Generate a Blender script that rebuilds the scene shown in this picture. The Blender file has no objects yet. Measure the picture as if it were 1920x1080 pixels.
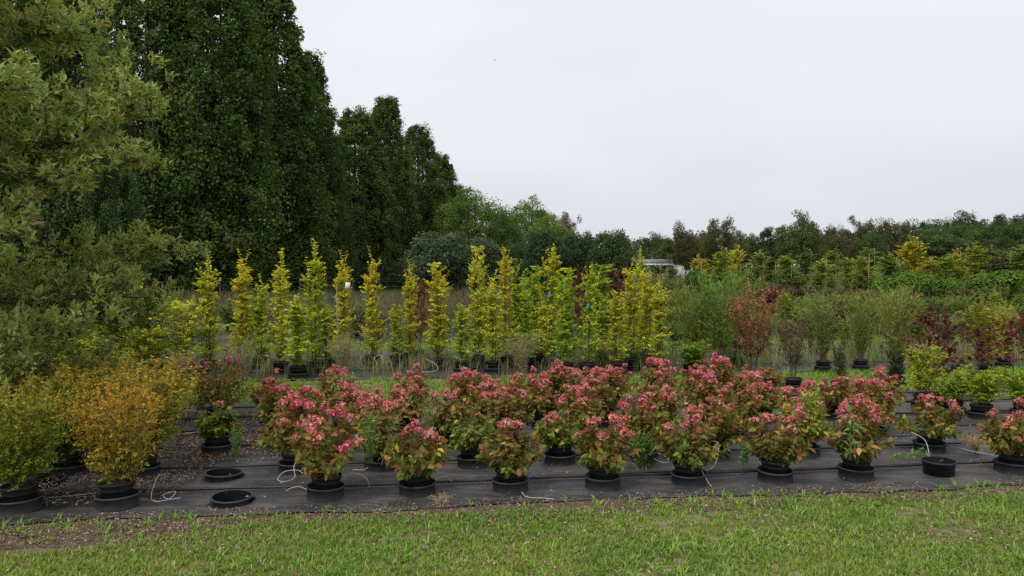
import bpy, math
import numpy as np
from mathutils import Matrix, Vector

SC = bpy.context.scene
COL = SC.collection
R = math.radians
rng = np.random.default_rng(11)

# ------------------------------------------------------------------ camera
F = 1423.0          # focal length in photograph pixels (1920 wide)
CAM_H = 2.1
cam_d = bpy.data.cameras.new('camera')
cam = bpy.data.objects.new('camera', cam_d)
COL.objects.link(cam)
cam_d.sensor_width = 36.0
cam_d.lens = 36.0 * F / 1920.0
cam_d.clip_start = 0.05
cam_d.clip_end = 3000
cam.location = (0, 0, CAM_H)
cam.rotation_euler = (R(90 - 1.61), 0, 0)
SC.camera = cam

# ------------------------------------------------------------------ sky and light
SUN_EL, SUN_AZ = R(58), R(35)
world = bpy.data.worlds.new("World")
SC.world = world
world.use_nodes = True
nt = world.node_tree
nt.nodes.clear()
out = nt.nodes.new('ShaderNodeOutputWorld')
add = nt.nodes.new('ShaderNodeAddShader')
bg1 = nt.nodes.new('ShaderNodeBackground')
bg2 = nt.nodes.new('ShaderNodeBackground')
sky = nt.nodes.new('ShaderNodeTexSky')
sky.sky_type = 'NISHITA'
sky.sun_disc = False
sky.sun_elevation = SUN_EL
sky.sun_rotation = SUN_AZ
sky.dust_density = 3.0
bg1.inputs['Strength'].default_value = 0.004   # a little blue through the closed cloud deck
nt.links.new(sky.outputs[0], bg1.inputs['Color'])
tc = nt.nodes.new('ShaderNodeTexCoord')
sep = nt.nodes.new('ShaderNodeSeparateXYZ')
nt.links.new(tc.outputs['Generated'], sep.inputs[0])
ramp = nt.nodes.new('ShaderNodeValToRGB')
ramp.color_ramp.elements[0].position = 0.0
ramp.color_ramp.elements[0].color = (0.66, 0.685, 0.735, 1)
ramp.color_ramp.elements[1].position = 1.0
ramp.color_ramp.elements[1].color = (0.86, 0.86, 0.90, 1)
e = ramp.color_ramp.elements.new(0.12); e.color = (0.70, 0.72, 0.765, 1)
e = ramp.color_ramp.elements.new(0.32); e.color = (0.79, 0.80, 0.84, 1)
nt.links.new(sep.outputs['Z'], ramp.inputs[0])
mp = nt.nodes.new('ShaderNodeMapping')
mp.inputs['Scale'].default_value = (1.0, 1.0, 3.0)
nt.links.new(tc.outputs['Generated'], mp.inputs[0])
cn = nt.nodes.new('ShaderNodeTexNoise')
cn.inputs['Scale'].default_value = 1.6
cn.inputs['Detail'].default_value = 4
cn.inputs['Roughness'].default_value = 0.5
nt.links.new(mp.outputs[0], cn.inputs['Vector'])
cm = nt.nodes.new('ShaderNodeMapRange')
cm.inputs[1].default_value = 0.3; cm.inputs[2].default_value = 0.7
cm.inputs[3].default_value = 0.92; cm.inputs[4].default_value = 1.07
nt.links.new(cn.outputs[0], cm.inputs[0])
mul = nt.nodes.new('ShaderNodeVectorMath'); mul.operation = 'SCALE'
nt.links.new(ramp.outputs[0], mul.inputs[0]); nt.links.new(cm.outputs[0], mul.inputs['Scale'])
nt.links.new(mul.outputs[0], bg2.inputs['Color'])
bg2.inputs['Strength'].default_value = 0.665
nt.links.new(bg1.outputs[0], add.inputs[0]); nt.links.new(bg2.outputs[0], add.inputs[1])
nt.links.new(add.outputs[0], out.inputs['Surface'])

sd = bpy.data.lights.new('sun', 'SUN')
sd.energy = 1.5
sd.angle = R(24)
sd.color = (1.0, 0.965, 0.92)
sun = bpy.data.objects.new('sun', sd)
COL.objects.link(sun)
sun.location = (0, 0, 40)
# direction towards the sun: azimuth measured from +Y (view direction) clockwise, behind-left of the viewer
sdir = Vector((math.sin(R(215)) * math.cos(SUN_EL), math.cos(R(215)) * math.cos(SUN_EL), math.sin(SUN_EL)))
sun.rotation_euler = sdir.to_track_quat('Z', 'Y').to_euler()
sky.sun_rotation = R(215)

SC.view_settings.view_transform = 'Standard'
SC.view_settings.look = 'None'
SC.view_settings.exposure = 0.66
SC.view_settings.gamma = 1.0
SC.view_settings.use_curve_mapping = False
SC.cycles.max_bounces = 6
SC.cycles.diffuse_bounces = 4
SC.cycles.glossy_bounces = 2
SC.cycles.transmission_bounces = 3
SC.cycles.transparent_max_bounces = 4
SC.cycles.use_denoising = False
SC.cycles.sample_clamp_indirect = 4

# ------------------------------------------------------------------ materials
def node_mat(name):
    m = bpy.data.materials.new(name)
    m.use_nodes = True
    n = m.node_tree
    n.nodes.clear()
    return m, n.nodes, n.links

def leaf_mat(name, trans=0.22, rough=0.55, spec=0.3, ttint=(1.1, 1.15, 0.6), gain=1.6):
    m, N, L = node_mat(name)
    o = N.new('ShaderNodeOutputMaterial')
    at = N.new('ShaderNodeAttribute'); at.attribute_name = 'Col'
    oi = N.new('ShaderNodeObjectInfo')
    mx = N.new('ShaderNodeVectorMath'); mx.operation = 'MULTIPLY'
    L.new(at.outputs['Color'], mx.inputs[0]); L.new(oi.outputs['Color'], mx.inputs[1])
    gn = N.new('ShaderNodeVectorMath'); gn.operation = 'SCALE'; gn.inputs['Scale'].default_value = gain
    L.new(mx.outputs[0], gn.inputs[0]); mx = gn
    p = N.new('ShaderNodeBsdfPrincipled')
    p.inputs['Roughness'].default_value = rough
    p.inputs['Specular IOR Level'].default_value = spec
    L.new(mx.outputs[0], p.inputs['Base Color'])
    t = N.new('ShaderNodeBsdfTranslucent')
    m2 = N.new('ShaderNodeVectorMath'); m2.operation = 'MULTIPLY'; m2.inputs[1].default_value = ttint
    L.new(mx.outputs[0], m2.inputs[0]); L.new(m2.outputs[0], t.inputs['Color'])
    ms = N.new('ShaderNodeMixShader'); ms.inputs[0].default_value = trans
    L.new(p.outputs[0], ms.inputs[1]); L.new(t.outputs[0], ms.inputs[2])
    L.new(ms.outputs[0], o.inputs['Surface'])
    return m

def noise_mat(name, stops, scale=5.0, detail=8, rough=0.9, bump=0.2, bscale=40.0, spec=0.2, dist=0.01, second=None, use_obj=False):
    """colour ramp on object-space noise plus fine bump; second = (scale, colour, lo, hi) patches of another colour"""
    m, N, L = node_mat(name)
    o = N.new('ShaderNodeOutputMaterial')
    tcn = N.new('ShaderNodeTexCoord')
    nz = N.new('ShaderNodeTexNoise'); nz.inputs['Scale'].default_value = scale; nz.inputs['Detail'].default_value = detail
    nz.inputs['Roughness'].default_value = 0.65
    L.new(tcn.outputs['Object'], nz.inputs['Vector'])
    rp = N.new('ShaderNodeValToRGB')
    els = rp.color_ramp.elements
    els[0].position, els[0].color = stops[0][0], (*stops[0][1], 1)
    els[1].position, els[1].color = stops[-1][0], (*stops[-1][1], 1)
    for pos, c in stops[1:-1]:
        q = els.new(pos); q.color = (*c, 1)
    L.new(nz.outputs[0], rp.inputs[0])
    colout = rp.outputs[0]
    if second:
        s2, c2, lo, hi = second
        n2 = N.new('ShaderNodeTexNoise'); n2.inputs['Scale'].default_value = s2; n2.inputs['Detail'].default_value = 6
        n2.inputs['Roughness'].default_value = 0.7
        L.new(tcn.outputs['Object'], n2.inputs['Vector'])
        mr = N.new('ShaderNodeMapRange'); mr.inputs[1].default_value = lo; mr.inputs[2].default_value = hi
        L.new(n2.outputs[0], mr.inputs[0])
        mc = N.new('ShaderNodeMix'); mc.data_type = 'RGBA'
        L.new(mr.outputs[0], mc.inputs[0]); L.new(colout, mc.inputs[6]); mc.inputs[7].default_value = (*c2, 1)
        colout = mc.outputs[2]
    if use_obj:
        oi = N.new('ShaderNodeObjectInfo')
        mx = N.new('ShaderNodeVectorMath'); mx.operation = 'MULTIPLY'
        L.new(colout, mx.inputs[0]); L.new(oi.outputs['Color'], mx.inputs[1]); colout = mx.outputs[0]
    p = N.new('ShaderNodeBsdfPrincipled')
    p.inputs['Roughness'].default_value = rough
    p.inputs['Specular IOR Level'].default_value = spec
    L.new(colout, p.inputs['Base Color'])
    n3 = N.new('ShaderNodeTexNoise'); n3.inputs['Scale'].default_value = bscale; n3.inputs['Detail'].default_value = 5
    L.new(tcn.outputs['Object'], n3.inputs['Vector'])
    b = N.new('ShaderNodeBump'); b.inputs['Strength'].default_value = bump; b.inputs['Distance'].default_value = dist
    L.new(n3.outputs[0], b.inputs['Height']); L.new(b.outputs[0], p.inputs['Normal'])
    L.new(p.outputs[0], o.inputs['Surface'])
    return m

def fabric_mat(name):
    m, N, L = node_mat(name)
    o = N.new('ShaderNodeOutputMaterial')
    tcn = N.new('ShaderNodeTexCoord')
    p = N.new('ShaderNodeBsdfPrincipled'); p.inputs['Roughness'].default_value = 0.62; p.inputs['Specular IOR Level'].default_value = 0.35
    nz = N.new('ShaderNodeTexNoise'); nz.inputs['Scale'].default_value = 1.3; nz.inputs['Detail'].default_value = 9; nz.inputs['Roughness'].default_value = 0.7
    L.new(tcn.outputs['Object'], nz.inputs['Vector'])
    rp = N.new('ShaderNodeValToRGB')
    rp.color_ramp.elements[0].position, rp.color_ramp.elements[0].color = 0.3, (0.021, 0.021, 0.024, 1)
    rp.color_ramp.elements[1].position, rp.color_ramp.elements[1].color = 0.75, (0.075, 0.072, 0.071, 1)
    q = rp.color_ramp.elements.new(0.52); q.color = (0.040, 0.040, 0.043, 1)
    L.new(nz.outputs[0], rp.inputs[0])
    # dust and dried mud
    n2 = N.new('ShaderNodeTexNoise'); n2.inputs['Scale'].default_value = 3.5; n2.inputs['Detail'].default_value = 10; n2.inputs['Roughness'].default_value = 0.75
    mpn = N.new('ShaderNodeMapping'); mpn.inputs['Scale'].default_value = (0.5, 1.6, 1); mpn.inputs['Location'].default_value = (7, 3, 0)
    L.new(tcn.outputs['Object'], mpn.inputs[0]); L.new(mpn.outputs[0], n2.inputs['Vector'])
    mr = N.new('ShaderNodeMapRange'); mr.inputs[1].default_value = 0.47; mr.inputs[2].default_value = 0.70
    L.new(n2.outputs[0], mr.inputs[0])
    mc = N.new('ShaderNodeMix'); mc.data_type = 'RGBA'; mc.inputs[7].default_value = (0.13, 0.105, 0.085, 1)
    L.new(mr.outputs[0], mc.inputs[0]); L.new(rp.outputs[0], mc.inputs[6])
    # woven tape, with a marker thread every 25 cm
    sp = N.new('ShaderNodeSeparateXYZ'); L.new(tcn.outputs['Object'], sp.inputs[0])
    lines = []
    for ax in (0, 1):
        md = N.new('ShaderNodeMath'); md.operation = 'PINGPONG'; md.inputs[1].default_value = 0.125
        L.new(sp.outputs[ax], md.inputs[0])
        lt = N.new('ShaderNodeMath'); lt.operation = 'LESS_THAN'; lt.inputs[1].default_value = 0.0022
        L.new(md.outputs[0], lt.inputs[0]); lines.append(lt)
    mxn = N.new('ShaderNodeMath'); mxn.operation = 'MAXIMUM'
    L.new(lines[0].outputs[0], mxn.inputs[0]); L.new(lines[1].outputs[0], mxn.inputs[1])
    sc2 = N.new('ShaderNodeMath'); sc2.operation = 'MULTIPLY'; sc2.inputs[1].default_value = 0.35
    L.new(mxn.outputs[0], sc2.inputs[0])
    mc2 = N.new('ShaderNodeMix'); mc2.data_type = 'RGBA'; mc2.inputs[7].default_value = (0.09, 0.09, 0.095, 1)
    L.new(sc2.outputs[0], mc2.inputs[0]); L.new(mc.outputs[2], mc2.inputs[6])
    L.new(mc2.outputs[2], p.inputs['Base Color'])
    # wrinkles
    w = N.new('ShaderNodeTexNoise'); w.inputs['Scale'].default_value = 2.2; w.inputs['Detail'].default_value = 6; w.inputs['Distortion'].default_value = 0.7
    mw = N.new('ShaderNodeMapping'); mw.inputs['Scale'].default_value = (0.6, 2.4, 1)
    L.new(tcn.outputs['Object'], mw.inputs[0]); L.new(mw.outputs[0], w.inputs['Vector'])
    b = N.new('ShaderNodeBump'); b.inputs['Strength'].default_value = 0.9; b.inputs['Distance'].default_value = 0.06
    L.new(w.outputs[0], b.inputs['Height'])
    L.new(b.outputs[0], p.inputs['Normal'])
    L.new(p.outputs[0], o.inputs['Surface'])
    return m

M = {}
M['leaf'] = leaf_mat('leaf_soft', 0.38, 0.65, 0.12)
M['gloss'] = leaf_mat('leaf_glossy', 0.40, 0.5, 0.2, gain=1.75)
M['tree'] = leaf_mat('tree_foliage', 0.36, 0.7, 0.08)
M['petal'] = leaf_mat('petal', 0.3, 0.6, 0.2, (1.05, 0.9, 0.9), 0.92)
M['grass'] = leaf_mat('grass_blade', 0.38, 0.6, 0.15, gain=1.5)
M['twig'] = noise_mat('twig_bark', [(0.3, (0.08, 0.055, 0.035)), (0.7, (0.17, 0.125, 0.085))], 30, 4, 0.85, 0.2, 60)
M['bark'] = noise_mat('trunk_bark', [(0.3, (0.035, 0.03, 0.025)), (0.7, (0.10, 0.085, 0.065))], 4, 8, 0.9, 0.7, 14, dist=0.05)
M['palebark'] = noise_mat('pale_trunk', [(0.3, (0.30, 0.28, 0.24)), (0.7, (0.50, 0.47, 0.42))], 6, 6, 0.8, 0.3, 20)
M['cane'] = noise_mat('bamboo_stake', [(0.3, (0.32, 0.26, 0.17)), (0.7, (0.45, 0.38, 0.27))], 12, 4, 0.7, 0.2, 30)
M['pot'] = noise_mat('black_pot_plastic', [(0.35, (0.011, 0.011, 0.012)), (0.75, (0.03, 0.029, 0.029))], 6, 8, 0.5, 0.15, 25, 0.35, second=(9, (0.06, 0.05, 0.042), 0.58, 0.85))
M['collar'] = noise_mat('dusty_collar_plastic', [(0.35, (0.028, 0.028, 0.031)), (0.75, (0.062, 0.06, 0.06))], 5, 8, 0.65, 0.2, 20, 0.3, second=(7, (0.11, 0.09, 0.075), 0.58, 0.85))
M['hose'] = noise_mat('hose_rubber', [(0.35, (0.012, 0.012, 0.013)), (0.75, (0.04, 0.037, 0.035))], 9, 6, 0.5, 0.1, 30, 0.35)
M['whitetube'] = noise_mat('white_drip_tube', [(0.3, (0.36, 0.36, 0.35)), (0.7, (0.52, 0.52, 0.50))], 20, 3, 0.45, 0.05, 30, 0.4)
M['soil'] = noise_mat('potting_soil', [(0.3, (0.045, 0.03, 0.02)), (0.55, (0.10, 0.07, 0.05)), (0.75, (0.20, 0.15, 0.11))], 45, 8, 0.95, 0.9, 90, 0.1)
M['fabric'] = fabric_mat('woven_weed_fabric')
M['chip'] = leaf_mat('bark_chip', 0.02, 0.85, 0.1, gain=1.35)
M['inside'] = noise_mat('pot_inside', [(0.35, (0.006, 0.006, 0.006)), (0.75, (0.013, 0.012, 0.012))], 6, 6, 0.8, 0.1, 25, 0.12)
M['lawn'] = noise_mat('lawn_thatch', [(0.30, (0.07, 0.095, 0.026)), (0.5, (0.12, 0.125, 0.045)), (0.7, (0.24, 0.19, 0.11))], 14, 9, 0.95, 0.8, 70, 0.1, second=(1.4, (0.27, 0.205, 0.14), 0.52, 0.68))
M['dirt'] = noise_mat('bare_soil', [(0.3, (0.07, 0.05, 0.035)), (0.55, (0.13, 0.095, 0.07)), (0.75, (0.22, 0.17, 0.13))], 25, 9, 0.95, 0.8, 60, 0.1)
M['field'] = noise_mat('field_ground', [(0.3, (0.035, 0.05, 0.02)), (0.55, (0.06, 0.07, 0.03)), (0.75, (0.11, 0.09, 0.06))], 0.6, 9, 0.95, 0.4, 8, 0.1, second=(0.12, (0.06, 0.09, 0.025), 0.45, 0.65))
M['white'] = noise_mat('white_render', [(0.3, (0.68, 0.68, 0.67)), (0.7, (0.78, 0.78, 0.77))], 1.5, 6, 0.8, 0.05, 10)
M['roof'] = noise_mat('grey_roof_sheet', [(0.3, (0.16, 0.17, 0.18)), (0.7, (0.24, 0.25, 0.26))], 1.0, 6, 0.7, 0.1, 10)
M['darkglass'] = noise_mat('dark_window', [(0.3, (0.02, 0.022, 0.025)), (0.7, (0.04, 0.042, 0.045))], 1.0, 3, 0.15, 0.0, 10, 0.6)
M['steel'] = noise_mat('fence_steel', [(0.3, (0.06, 0.065, 0.06)), (0.7, (0.10, 0.10, 0.10))], 3, 4, 0.5, 0.1, 20)
M['paint'] = noise_mat('card_white', [(0.3, (0.65, 0.66, 0.68)), (0.7, (0.75, 0.76, 0.78))], 3, 3, 0.5, 0.02, 20)
M['blue'] = noise_mat('blue_plant_tie', [(0.3, (0.05, 0.30, 0.45)), (0.7, (0.12, 0.42, 0.58))], 8, 3, 0.5, 0.05, 20)
M['feather'] = noise_mat('bird_feathers', [(0.3, (0.03, 0.03, 0.035)), (0.7, (0.07, 0.07, 0.08))], 8, 3, 0.8, 0.05, 20)

# ------------------------------------------------------------------ geometry helpers
UP = np.array([0, 0, 1.0])
def unit(v):
    return v / np.maximum(np.linalg.norm(v, axis=-1, keepdims=True), 1e-9)

class Geo:
    def __init__(s):
        s.V = []; s.Q = []; s.T = []; s.C = []; s.n = 0
    def add(s, V, quads=None, tris=None, C=None):
        V = np.asarray(V, dtype=np.float64).reshape(-1, 3)
        if quads is not None and len(quads): s.Q.append(np.asarray(quads).reshape(-1, 4) + s.n)
        if tris is not None and len(tris): s.T.append(np.asarray(tris).reshape(-1, 3) + s.n)
        if C is None: C = np.ones((len(V), 3))
        C = np.asarray(C, dtype=np.float64)
        if C.ndim == 1: C = np.tile(C, (len(V), 1))
        s.V.append(V); s.C.append(C); s.n += len(V)
    def mesh(s, name, mat, smooth=False):
        V = np.concatenate(s.V) if s.V else np.zeros((0, 3))
        C = np.concatenate(s.C) if s.C else np.zeros((0, 3))
        Q = np.concatenate(s.Q) if s.Q else np.zeros((0, 4), int)
        T = np.concatenate(s.T) if s.T else np.zeros((0, 3), int)
        me = bpy.data.meshes.new(name)
        me.vertices.add(len(V)); me.vertices.foreach_set('co', V.astype(np.float32).ravel())
        loops = np.concatenate([Q.ravel(), T.ravel()]).astype(np.int32)
        me.loops.add(len(loops)); me.loops.foreach_set('vertex_index', loops)
        tot = np.concatenate([np.full(len(Q), 4), np.full(len(T), 3)]).astype(np.int32)
        st = np.concatenate([[0], np.cumsum(tot)[:-1]]).astype(np.int32)
        me.polygons.add(len(tot)); me.polygons.foreach_set('loop_start', st)
        try: me.polygons.foreach_set('loop_total', tot)
        except Exception: pass
        if smooth: me.polygons.foreach_set('use_smooth', np.ones(len(tot), bool))
        a = me.attributes.new('Col', 'FLOAT_COLOR', 'POINT')
        a.data.foreach_set('color', np.hstack([C, np.ones((len(C), 1))]).astype(np.float32).ravel())
        me.update(calc_edges=True); me.validate()
        me.materials.append(mat)
        return me

def scatter(G, tpl, pos, d, nrm, size, col, width=None):
    """put template (V,Q,T) with its +Y along d and +Z along nrm at every pos"""
    TV, TQ, TT = tpl
    N = len(pos)
    if N == 0: return
    y = unit(d); z = nrm - (nrm * y).sum(1, keepdims=True) * y; z = unit(z); x = np.cross(y, z)
    size = np.broadcast_to(np.asarray(size, float), (N,)); w = size if width is None else np.broadcast_to(np.asarray(width, float), (N,))
    k = len(TV)
    V = (pos[:, None, :] + x[:, None, :] * (TV[None, :, 0:1] * w[:, None, None]) + y[:, None, :] * (TV[None, :, 1:2] * size[:, None, None]) + z[:, None, :] * (TV[None, :, 2:3] * size[:, None, None]))
    off = (np.arange(N) * k)[:, None, None]
    Q = (TQ[None] + off).reshape(-1, 4) if len(TQ) else None
    T = (TT[None] + off).reshape(-1, 3) if len(TT) else None
    col = np.asarray(col)
    if col.ndim == 1: col = np.tile(col, (N, 1))
    G.add(V.reshape(-1, 3), Q, T, np.repeat(col, k, axis=0))

def tpl(V, Q=(), T=()):
    return (np.array(V, float), np.array(Q, int).reshape(-1, 4), np.array(T, int).reshape(-1, 3))
T_DIA = tpl([(0, 0, 0), (.5, .45, .12), (0, 1, -.05), (-.5, .45, .12)], T=[(0, 1, 2), (0, 2, 3)])
T_OVAL = tpl([(0, 0, 0), (.42, .3, .06), (.4, .68, .03), (0, 1, -.1), (-.4, .68, .03), (-.42, .3, .06)], Q=[(0, 1, 2, 3), (0, 3, 4, 5)])
T_LEAF = tpl([(0, 0, 0), (.20, .12, .05), (.5, .36, .10), (.36, .70, .03), (0, 1, -.14), (-.36, .70, .03), (-.5, .36, .10), (-.20, .12, .05), (0, .36, .02), (0, .70, -.03)],
             Q=[(8, 2, 3, 9), (8, 9, 5, 6), (0, 1, 2, 8), (0, 8, 6, 7)], T=[(9, 3, 4), (9, 4, 5)])
T_BLADE = tpl([(-.5, 0, 0), (.5, 0, 0), (.4, .5, .1), (-.4, .5, .1), (0, 1, -.15)], Q=[(0, 1, 2, 3)], T=[(3, 2, 4)])

def tubes(G, P, Rr, sides=3, col=(1, 1, 1)):
    """P (N,k,3) centre lines, Rr (N,k) radii"""
    P = np.asarray(P, float); Rr = np.asarray(Rr, float)
    N, k, _ = P.shape
    if N == 0: return
    t = unit(np.gradient(P, axis=1))
    ref = np.where(np.abs(t[..., 2:3]) > 0.9, np.array([1.0, 0, 0]), UP)
    a = unit(np.cross(t, ref)); b = np.cross(t, a)
    th = np.arange(sides) * 2 * np.pi / sides
    V = P[:, :, None, :] + Rr[:, :, None, None] * (a[:, :, None, :] * np.cos(th)[None, None, :, None] + b[:, :, None, :] * np.sin(th)[None, None, :, None])
    i = np.arange(k - 1)[:, None] * sides; j = np.arange(sides)[None]; j2 = (j + 1) % sides
    q = np.stack([i + j, i + j2, i + sides + j2, i + sides + j], -1).reshape(-1, 4)
    Q = (q[None] + (np.arange(N) * k * sides)[:, None, None]).reshape(-1, 4)
    G.add(V.reshape(-1, 3), Q, None, np.asarray(col, float))

def smooth_path(pts, n):
    pts = np.asarray(pts, float)
    k = len(pts); t = np.linspace(0, k - 1, n); i = np.clip(t.astype(int), 0, k - 2); f = (t - i)[:, None]
    g = lambda j: pts[np.clip(j, 0, k - 1)]
    p0, p1, p2, p3 = g(i - 1), g(i), g(i + 1), g(i + 2)
    return 0.5 * (2 * p1 + (p2 - p0) * f + (2 * p0 - 5 * p1 + 4 * p2 - p3) * f**2 + (3 * p1 - p0 - 3 * p2 + p3) * f**3)

def lathe(G, prof, n=28, col=(1, 1, 1), wob=0.0, r=None):
    prof = np.asarray(prof, float); k = len(prof)
    th = np.arange(n) * 2 * np.pi / n
    w = np.ones(n) if not wob else 1 + wob * np.sin(2 * th + 1) + 0.5 * wob * np.sin(3 * th)
    V = np.stack([prof[:, None, 0] * w * np.cos(th), prof[:, None, 0] * w * np.sin(th), np.repeat(prof[:, 1:2], n, 1)], -1)
    i = np.arange(k - 1)[:, None] * n; j = np.arange(n)[None]; j2 = (j + 1) % n
    Q = np.stack([i + j, i + j2, i + n + j2, i + n + j], -1).reshape(-1, 4)
    G.add(V.reshape(-1, 3), Q, None, np.asarray(col, float))

def boxgeo(G, x0, x1, y0, y1, z0, z1):
    V = [(x0, y0, z0), (x1, y0, z0), (x1, y1, z0), (x0, y1, z0), (x0, y0, z1), (x1, y0, z1), (x1, y1, z1), (x0, y1, z1)]
    G.add(V, [(0, 3, 2, 1), (4, 5, 6, 7), (0, 1, 5, 4), (1, 2, 6, 5), (2, 3, 7, 6), (3, 0, 4, 7)])

def hash2(i, j, s):
    v = np.sin(i * 127.1 + j * 311.7 + s * 74.7) * 43758.5453
    return v - np.floor(v)
def vnoise(x, y, s=0):
    i, j = np.floor(x), np.floor(y); fx, fy = x - i, y - j
    fx = fx * fx * (3 - 2 * fx); fy = fy * fy * (3 - 2 * fy)
    return (hash2(i, j, s) * (1 - fx) + hash2(i + 1, j, s) * fx) * (1 - fy) + (hash2(i, j + 1, s) * (1 - fx) + hash2(i + 1, j + 1, s) * fx) * fy
def fbm(x, y, s=0):
    return 0.55 * vnoise(x, y, s) + 0.28 * vnoise(x * 2.1, y * 2.1, s + 1) + 0.17 * vnoise(x * 4.3, y * 4.3, s + 2)

# ------------------------------------------------------------------ object helpers
def link(name, me, parent=None, loc=None, rot=None, scale=None, color=None, kind=None, label=None):
    o = bpy.data.objects.new(name, me)
    COL.objects.link(o)
    if parent is not None: o.parent = parent
    if loc is not None: o.location = loc
    if rot is not None: o.rotation_euler = rot
    if scale is not None: o.scale = scale
    if color is not None: o.color = (*color[:3], 1)
    if kind: o['kind'] = kind
    if label: o['label'] = label
    return o

def tag(o, label, cat, group=None):
    o['label'] = label; o['category'] = cat
    if group: o['group'] = group
    return o

def thing(name, label, cat, loc, group=None, rz=0.0):
    o = bpy.data.objects.new(name, None)
    COL.objects.link(o)
    o.empty_display_size = 0.2
    o.location = loc; o.rotation_euler = (0, 0, rz)
    return tag(o, label, cat, group)

def struct(name, me, loc=(0, 0, 0)):
    o = link(name, me, loc=loc); o['kind'] = 'structure'; return o

ORD = ['first', 'second', 'third', 'fourth', 'fifth', 'sixth', 'seventh', 'eighth', 'ninth', 'tenth', 'eleventh', 'twelfth', 'thirteenth', 'fourteenth', 'fifteenth', 'sixteenth', 'seventeenth', 'eighteenth', 'nineteenth', 'twentieth', 'twenty-first', 'twenty-second', 'twenty-third', 'twenty-fourth', 'twenty-fifth', 'twenty-sixth', 'twenty-seventh', 'twenty-eighth', 'twenty-ninth', 'thirtieth'] + ['thirty-' + w for w in ['first', 'second', 'third', 'fourth', 'fifth', 'sixth', 'seventh', 'eighth', 'ninth']]

SL = 0.124      # the beds run slightly away to one side
def GP(px, v):
    """the ground point on the row at depth v that lies in the direction of column px"""
    a = (px - 960) / F
    Y = v / (1 - SL * a)
    return np.array([a * Y, Y, 0.0])
def RV(x, v):
    return np.array([x, v + SL * x, 0.0])
def DP(px, D):
    return np.array([(px - 960) / F * D, D, 0.0])
def HT(ty, D):
    return CAM_H + (500 - ty) / F * D

# ------------------------------------------------------------------ ground
G = Geo()
hx0, hx1, hy0, hy1 = -5.6, -2.0, 6.45, 8.2      # here the fabric itself is the ground, so the sunken holders can go deeper
G.add([(-900, -300, 0), (900, -300, 0), (900, hy0, 0), (-900, hy0, 0)], [(0, 1, 2, 3)])
G.add([(-900, hy1, 0), (900, hy1, 0), (900, 1500, 0), (-900, 1500, 0)], [(0, 1, 2, 3)])
G.add([(-900, hy0, 0), (hx0, hy0, 0), (hx0, hy1, 0), (-900, hy1, 0)], [(0, 1, 2, 3)])
G.add([(hx1, hy0, 0), (900, hy0, 0), (900, hy1, 0), (hx1, hy1, 0)], [(0, 1, 2, 3)])
struct('ground', G.mesh('ground', M['field']))
PITS = [GP(430, 6.98), GP(415, 7.80), GP(78, 7.75)]

def strip(name, x0, x1, v0, v1, z, mat, dx=0.5, jag=0.0, bumpz=0.0, seed=0, nv=8):
    xs = np.arange(x0, x1 + 1e-6, dx); nx = len(xs)
    e0 = v0 + (fbm(xs * 1.7, xs * 0 + 3, seed) - 0.5) * 2 * jag
    e1 = v1 + (fbm(xs * 1.7, xs * 0 + 9, seed + 5) - 0.5) * 2 * jag
    t = np.linspace(0, 1, nv)
    vv = e0[None] * (1 - t[:, None]) + e1[None] * t[:, None]
    X = np.repeat(xs[None], nv, 0)
    Z = z + (fbm(X * 1.3, vv * 2.6, seed + 11) - 0.1) * bumpz
    V = np.stack([X, vv + SL * X, Z], -1).reshape(-1, 3)
    if name == 'weed_fabric':
        for pc in PITS:
            V[np.hypot(V[:, 0] - pc[0], V[:, 1] - pc[1]) < 0.158, 2] = -0.26
    i = (np.arange(nv - 1) * nx)[:, None]; j = np.arange(nx - 1)[None]
    Q = np.stack([i + j, i + j + 1, i + nx + j + 1, i + nx + j], -1).reshape(-1, 4)
    g = Geo(); g.add(V, Q)
    return struct(name, g.mesh(name, mat, True))

strip('lawn', -24, 26, -14, 6.42, 0.004, M['lawn'], 0.25, 0.06, 0, 1, 6)
strip('soil_edge', -24, 26, 6.25, 6.75, 0.006, M['dirt'], 0.1, 0.12, 0.004, 2, 6)
strip('bare_soil', -9, -1.8, 6.0, 6.5, 0.0075, M['dirt'], 0.06, 0.16, 0.002, 9, 10)
# first bed: woven fabric laid in four lapping widths
edges = [6.58, 7.42, 8.62, 9.82, 11.2]
for i in range(4):
    strip('weed_fabric', -14, 22, edges[i], edges[i + 1] + 0.12 if i < 3 else edges[i + 1] + 0.7, 0.010 + 0.006 * i, M['fabric'], 0.06, 0.11 if i == 0 else 0.03, 0.024, 20 + i, 22)
strip('grass_path', -30, 40, 11.8, 14.5, 0.006, M['lawn'], 0.3, 0.1, 0, 3, 4)
strip('weed_fabric', -30, 40, 14.3, 19.2, 0.012, M['fabric'], 0.12, 0.08, 0.03, 30, 34)
strip('grass_path', -30, 45, 19.1, 21.1, 0.009, M['lawn'], 0.3, 0.1, 0, 4, 4)
strip('weed_fabric', -30, 55, 21.0, 26.5, 0.012, M['fabric'], 0.3, 0.1, 0.03, 31, 20)
strip('grass_path', -30, 55, 26.4, 28.2, 0.009, M['lawn'], 0.5, 0.1, 0, 5, 3)
strip('weed_fabric', -10, 70, 28.1, 34.0, 0.012, M['fabric'], 0.5, 0.1, 0.03, 32, 10)
strip('dirt_field', -60, -5, 24.5, 44, 0.013, M['dirt'], 1.0, 0.6, 0.03, 6, 10)

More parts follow.
